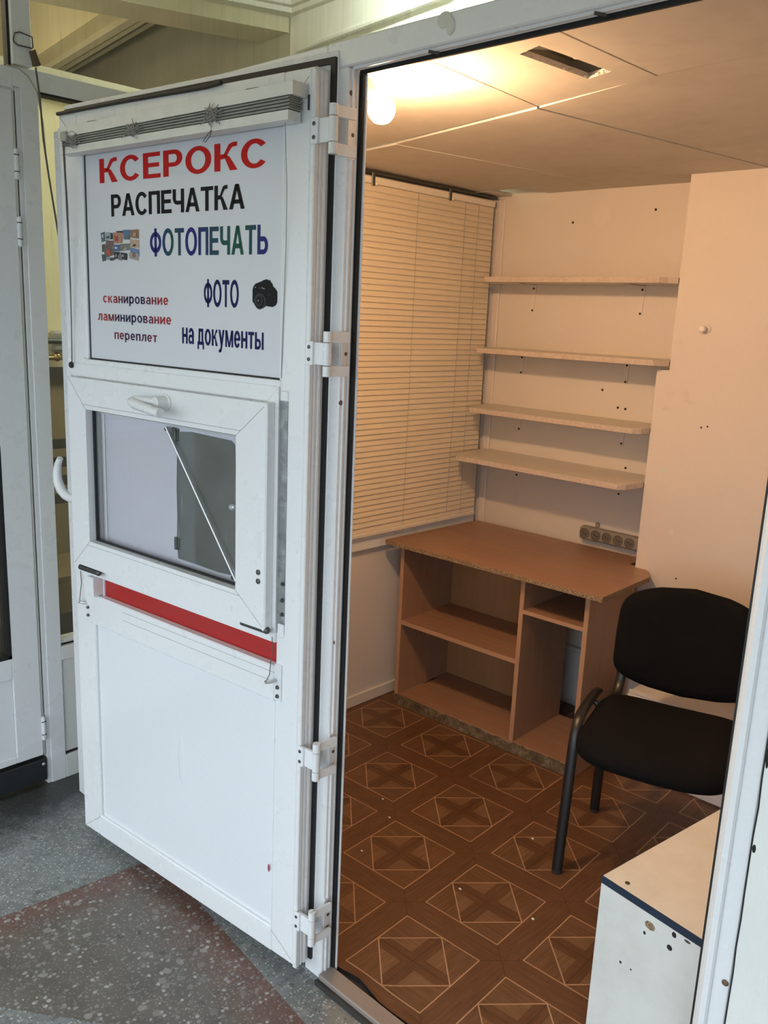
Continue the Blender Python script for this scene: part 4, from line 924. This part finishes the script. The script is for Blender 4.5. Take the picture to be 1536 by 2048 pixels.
# ---- wall shelves
def shelf(name_label, zt0, dep, xl_, xr_, th_, cut, br_x, br_h):
    e_ = empty('wall_shelf', (0, D, zt0)); tag(e_, name_label, 'shelf', 'white wall shelves above the desk')
    xr_pier = -.103 if zt0 > 1.5 else -.152
    out = [(-1.040, -.012), (xl_ - .005, -dep + .05), (xl_ + .03, -dep), (xr_ - .02, -dep), (xr_, -dep + cut * .25), (xr_pier, -.172), (xr_pier, -.001), (-1.016, -.001), (-1.016, -.012)]
    obj('board', G().prism([(x, y, -th_ + .0015) for x, y in out], (0, 0, th_ - .0015)), 'shelf_white', e_)
    # worn front edge strip
    fr_ = [(xl_ - .005, -dep + .05), (xl_ + .03, -dep), (xr_ - .02, -dep), (xr_, -dep + cut * .25), (xr_pier, -.172)]
    for p, q in zip(fr_, fr_[1:]):
        p, q = Vector((*p, 0)), Vector((*q, 0)); n_ = Vector((q.y - p.y, -(q.x - p.x), 0)).normalized() * -.0012
        if n_.y > 0: n_ = -n_
        n_ = Vector(((q - p).y, -(q - p).x, 0)).normalized() * .0012
        obj('edge_band', G().hexa([p + Vector((0, 0, -th_)), q + Vector((0, 0, -th_)), q + Vector((0, 0, .0002)), p + Vector((0, 0, .0002)), p + n_ + Vector((0, 0, -th_)), q + n_ + Vector((0, 0, -th_)), q + n_ + Vector((0, 0, .0002)), p + n_ + Vector((0, 0, .0002))]), 'shelf_edge', e_)
    for x in br_x:
        b_ = empty('bracket', (x, 0, -th_)); b_.parent = e_
        obj('wall_leg', G().prism([(-.012, -.003, 0), (.012, -.003, 0), (.007, -.003, -br_h), (-.007, -.003, -br_h)], (0, .0025, 0)), 'wallpaper_box', b_)
        obj('shelf_leg', G().box(-.012, .012, -dep * .6, 0, -.003, -.0002), 'wallpaper_box', b_)
        for dz in (-.016, -br_h + .008): obj('screw', G().lathe((0, -.003, dz), (0, -1, 0), [(0, .0045), (.002, .0045), (.003, .002)], 10), 'hole', b_)
shelf('topmost narrow white shelf under the ceiling', 1.828, .215, -.975, -.135, .020, .10, (-.838, -.329), .115)
shelf('second white shelf from the top above the thin third one', 1.534, .225, -.985, -.118, .020, .10, (-.872, -.362), .090)
shelf('third white shelf from the top with chipped front edge', 1.280, .245, -.985, -.160, .020, .10, (-.860, -.352), .085)
shelf('lowest and deepest white shelf with cut corner', 1.072, .300, -1.000, -.168, .020, .10, (-.853, -.340), .085)

# ---- power strip
ps = empty('power_strip', (-.352, D, .790)); tag(ps, 'grey five-socket power strip on the wall above the desk', 'power strip')
body = obj('body', G().box(-.133, .200, -.042, -.001, -.027, .027, bev=.006), 'plastic_grey', ps)
for k in range(5):
    x = -.105 + k * .052
    so = obj('socket', G().lathe((x, -.0415, 0), (0, -1, 0), [(0, .0225), (.0025, .0225), (.0026, .0205), (.0008, .0195)], 24), 'socket_dark', ps, 30)
    obj('socket_face', G().lathe((x, -.0415, 0), (0, -1, 0), [(0, .0200), (.0006, .0200)], 24), 'socket_face', ps, 30)
    for dx in (-.008, .008): obj('pin_hole', G().lathe((x + dx * .8, -.0422, -dx * .3), (0, -1, 0), [(0, .003), (.0010, .003)], 8), 'hole', so)
obj('switch', G().box(.150, .168, -.046, -.040, -.019, .019, bev=.002), 'switch_green', ps)
obj('lug', G().box(-.078, -.060, -.010, -.001, .025, .048, bev=.002), 'plastic_grey', ps); obj('lug', G().box(-.082, -.064, -.010, -.001, -.036, -.025, bev=.002), 'socket_dark', ps)
# ---- white wall button
wb = empty('wall_bell', (.016, 1.70, 1.653)); tag(wb, 'small white round button on the bare pier wall', 'button')
obj('base', G().lathe((.006, 0, 0), (0, -1, 0), [(0, .016), (.004, .016), (.006, .012)], 18), 'wallpaper_box', wb, 40)
obj('cap', G().lathe((0, -.004, 0), (0, -1, 0), [(0, .010), (.014, .010), (.020, .013), (.026, .010)], 18), 'white_button', wb, 40)

# ---- desk
dk = empty('desk', (-1.036, 1.216, 0), radians(2.0)); tag(dk, 'wood laminate counter desk with open shelves in the corner', 'desk')
def kb(name, mat, x0, x1, y0, y1, z0, z1, par=None, bev=.001): return obj(name, G().box(x0, x1, y0, y1, z0, z1, bev=bev), mat, par or dk)
TP = [(0, 0), (1.005, 0), (1.004, .37), (.945, .465), (.87, .475), (.87, .60), (.03, .605)]
tp = obj('tabletop', G().prism([(x, y, .718) for x, y in TP], (0, 0, .018)), 'laminate', dk)
for (ax0, ay0), (bx0, by0_) in (((0, 0), (1.005, 0)), ((1.005, 0), (1.004, .37)), ((.03, .605), (0, 0))):
    p, q = Vector((ax0, ay0, 0)), Vector((bx0, by0_, 0)); n_ = Vector(((q - p).y, -(q - p).x, 0)).normalized() * .0012
    obj('chipped_edge', G().hexa([p + Vector((0, 0, .7175)), q + Vector((0, 0, .7175)), q + Vector((0, 0, .7345)), p + Vector((0, 0, .7345)), p + n_ + Vector((0, 0, .7175)), q + n_ + Vector((0, 0, .7175)), q + n_ + Vector((0, 0, .7345)), p + n_ + Vector((0, 0, .7345))]), 'chipboard', tp)
Y0, Y1 = .050, .40
def panel(name, x0, x1, z0, z1, yb=Y1):
    e_ = kb(name, 'laminate_v', x0, x1, Y0 + .001, yb, z0, z1); kb('edge_band', 'laminate_edge_v', x0, x1, Y0 - .0005, Y0 + .001, z0, z1, e_, 0); return e_
panel('side_panel', .046, .064, .0, .718); panel('side_panel', .918, .936, .0, .718); panel('divider', .646, .664, .046, .718)
def hshelf(name, x0, x1, z0, z1, yb=Y1):
    e_ = kb(name, 'laminate', x0, x1, Y0 + .001, yb, z0, z1); kb('edge_band', 'laminate_edge', x0, x1, Y0 - .0005, Y0 + .001, z0, z1, e_, 0); return e_
hshelf('shelf', .064, .646, .366, .384); hshelf('shelf', .664, .918, .574, .589)
kb('bottom_board', 'laminate', .064, .918, Y0 + .001, Y1, .030, .046)
g = G(); n_ = 44; top = []; bot = []
for k in range(n_ + 1):                                             # ragged plinth edge
    x = .050 + (.932 - .050) * k / n_; zz = .046 - .005 * random.random() - (.008 if 10 < k < 40 and random.random() < .3 else 0)
    top.append((x, Y0 - .001 - .003 * random.random(), zz)); bot.append((x, Y0 - .004 - .003 * random.random(), .0))
for k in range(n_): g.hexa([bot[k], bot[k + 1], top[k + 1], top[k], tuple(Vector(bot[k]) + Vector((0, .008, 0))), tuple(Vector(bot[k + 1]) + Vector((0, .008, 0))), tuple(Vector(top[k + 1]) + Vector((0, .008, 0))), tuple(Vector(top[k]) + Vector((0, .008, 0)))])
obj('ragged_plinth', g, 'chipboard_dirty', dk)
kb('back_panel', 'back_board', .064, .646, Y1 - .004, Y1, .046, .718, bev=0); kb('back_panel', 'back_board', .664, .918, Y1 - .004, Y1, .574, .718, bev=0)
obj('burn_mark', G().ball((.075, .26, .047), .05, 8, (.05, 1.0, .05)), 'hole', dk)

# ---- chair
FWD = Vector((.2785, -.9604, 0)); RGT = Vector((.9604, .2785, 0))
ch = empty('office_chair', (.1765, .7755, 0), math.atan2(.2785, .9604)); tag(ch, 'black fabric visitor chair with black metal legs beside the desk', 'chair')
W_ = .462
# local frame: x to the chair's left-right, y backwards, z up
def leg_path(x, inw): return [(x, 0, .004), (x + inw * .002, .018, .20), (x + inw * .004, .036, .40), (x + inw * .004, .046, .445), (x + inw * .004, .066, .476), (x + inw * .004, .100, .492), (x + inw * .004, .150, .496), (x + inw * .004, .270, .494), (x + inw * .006, .300, .490)]
for x, inw in ((-.008, 1), (W_ + .008, -1)):
    obj('front_leg', G().tube(leg_path(x, inw), .0165, 12, ry=.0095, ref=(1, 0, 0)), 'black_metal', ch, 50)
    obj('rear_leg', G().tube([(x + inw * .012, .405, .004), (x + inw * .022, .365, .20), (x + inw * .035, .315, .44)], .0165, 12, ry=.0090, ref=(1, 0, 0)), 'black_metal', ch, 50)
    obj('back_upright', G().tube([(x + inw * .045, .18, .440), (x + inw * .045, .36, .442), (x + inw * .045, .410, .452), (x + inw * .046, .436, .49), (x + inw * .048, .448, .56), (x + inw * .050, .462, .72)], 0.016, 12, ry=.0085, ref=(1, 0, 0)), 'black_metal', ch, 50)
    obj('foot_cap', G().lathe((x, 0, 0), (0, 0, 1), [(0, .016), (.008, .016)], 14), 'rubber_foot', ch); obj('foot_cap', G().lathe((x + inw * .012, .405, 0), (0, 0, 1), [(0, .016), (.008, .016)], 14), 'rubber_foot', ch)
    obj('seat_arm', G().tube([(x + inw * .006, .24, .480), (x + inw * .05, .24, .445)], .009, 8), 'black_metal', ch)
obj('cross_tube', G().tube([(.02, .30, .430), (W_ - .02, .30, .430)], .010, 10), 'black_metal', ch, 50); obj('cross_tube', G().tube([(.02, .06, .424), (W_ - .02, .06, .424)], .010, 10), 'black_metal', ch, 50)
def rounded(hx, hy, e, n=140):
    out = []
    for k in range(n):
        t = 2 * pi * k / n; c_, s_2 = cos(t), sin(t)
        out.append((hx * math.copysign(abs(c_) ** (2 / e), c_), hy * math.copysign(abs(s_2) ** (2 / e), s_2)))
    return out
# seat cushion: rounded slab with drooping front
rings = []; cx, cy = W_ / 2 + .004, .142
for sc_, zz in ((.80, .418), (.93, .424), (.99, .436), (1.0, .452), (.985, .468), (.94, .480), (.86, .487), (.6, .490), (.3, .491)):
    r_ = []
    for px_, py_ in rounded(.226, .222, 5.5):
        y = cy + py_ * sc_; drop = -.030 * max(0, (-.02 - y) / .12) ** 2 - .010 * (1 - (px_ / .226) ** 2) * max(0, (-.05 - y) / .1)
        y -= .020 * (1 - (px_ / .226) ** 2) * (1 if py_ < 0 else 0) * abs(py_ / .225)
        dish = -.006 * (1 - (px_ / .226) ** 2) if zz > .47 else 0
        r_.append((cx + px_ * sc_, y, zz + drop + dish))
    rings.append(r_)
obj('seat', G().loft(rings), 'fabric_black', ch, 70)
# backrest: arched top and bottom, curved round the sitter
rings = []
for sc_, off_ in ((.90, .030), (.97, .025), (1.0, .014), (1.0, .004), (.975, -.008), (.92, -.016), (.80, -.021), (.5, -.022), (.2, -.022)):
    r_ = []
    for px_, pz_ in rounded(.228, 1.0, 8.5):
        u_ = px_ / .222; ztop = .828 - .044 * u_ ** 2; zbot = .468 + .046 * u_ ** 2
        zm = (ztop + zbot) / 2; zh = (ztop - zbot) / 2
        tap = 1 - .05 * max(0, pz_) ** 2
        z = zm + zh * pz_ * sc_; x = px_ * sc_ * tap
        r_.append((cx + x, .452 + off_ - .030 * u_ ** 2 * sc_ + (z - .5) * .10, z))
    rings.append(r_)
obj('backrest', G().loft(rings), 'fabric_black', ch, 70)

# ---- white cabinet behind the right jamb
cb = empty('storage_cabinet', (.648, .120, 0), radians(-8)); tag(cb, 'low white cabinet with navy edging behind the right jamb', 'cabinet')
CW, CDp, CH = .37, .60, .556
obj('top_board', G().box(0, CW, .0015, CDp, CH - .016, CH, bev=.0006), 'melamine', cb)
bpy.data.objects
obj('edge_band', G().box(-.0006, CW + .0006, -.0006, .0016, CH - .0165, CH - .0003), 'navy_edge', cb)
obj('side_panel', G().box(0, .016, .002, CDp, 0, CH - .016), 'melamine', cb); obj('side_panel', G().box(CW - .016, CW, .002, CDp, 0, CH - .016), 'melamine', cb)
dr_ = obj('front_panel', G().box(.0, CW, -.001, .002, 0, CH - .0165), 'melamine', cb)
obj('back_panel', G().box(.016, CW - .016, CDp - .004, CDp, 0, CH - .016), 'melamine', cb); obj('shelf', G().box(.016, CW - .016, .003, CDp - .004, .26, .276), 'melamine', cb)
def spot(s, z, rx, rz, mat, y=-.001): obj('chip_mark', G().ball((s, y, z), 1.0, 8, (rx, .0010, rz)), mat, cb)
spot(.120, CH - .040, .012, .009, 'chipboard'); spot(.172, CH - .026, .005, .006, 'hole'); spot(.166, CH - .058, .006, .006, 'hole'); spot(.110, CH - .062, .003, .004, 'hole'); spot(.20, CH - .022, .007, .003, 'dark_metal'); spot(.065, CH - .16, .003, .003, 'hole'); spot(.09, CH - .16, .002, .002, 'hole')
for s, y in ((.045, .022), (.33, .03)): obj('bolt', G().lathe((s, y, CH - .0005), (0, 0, 1), [(0, .005), (.0015, .005)], 12), 'dark_metal', cb)
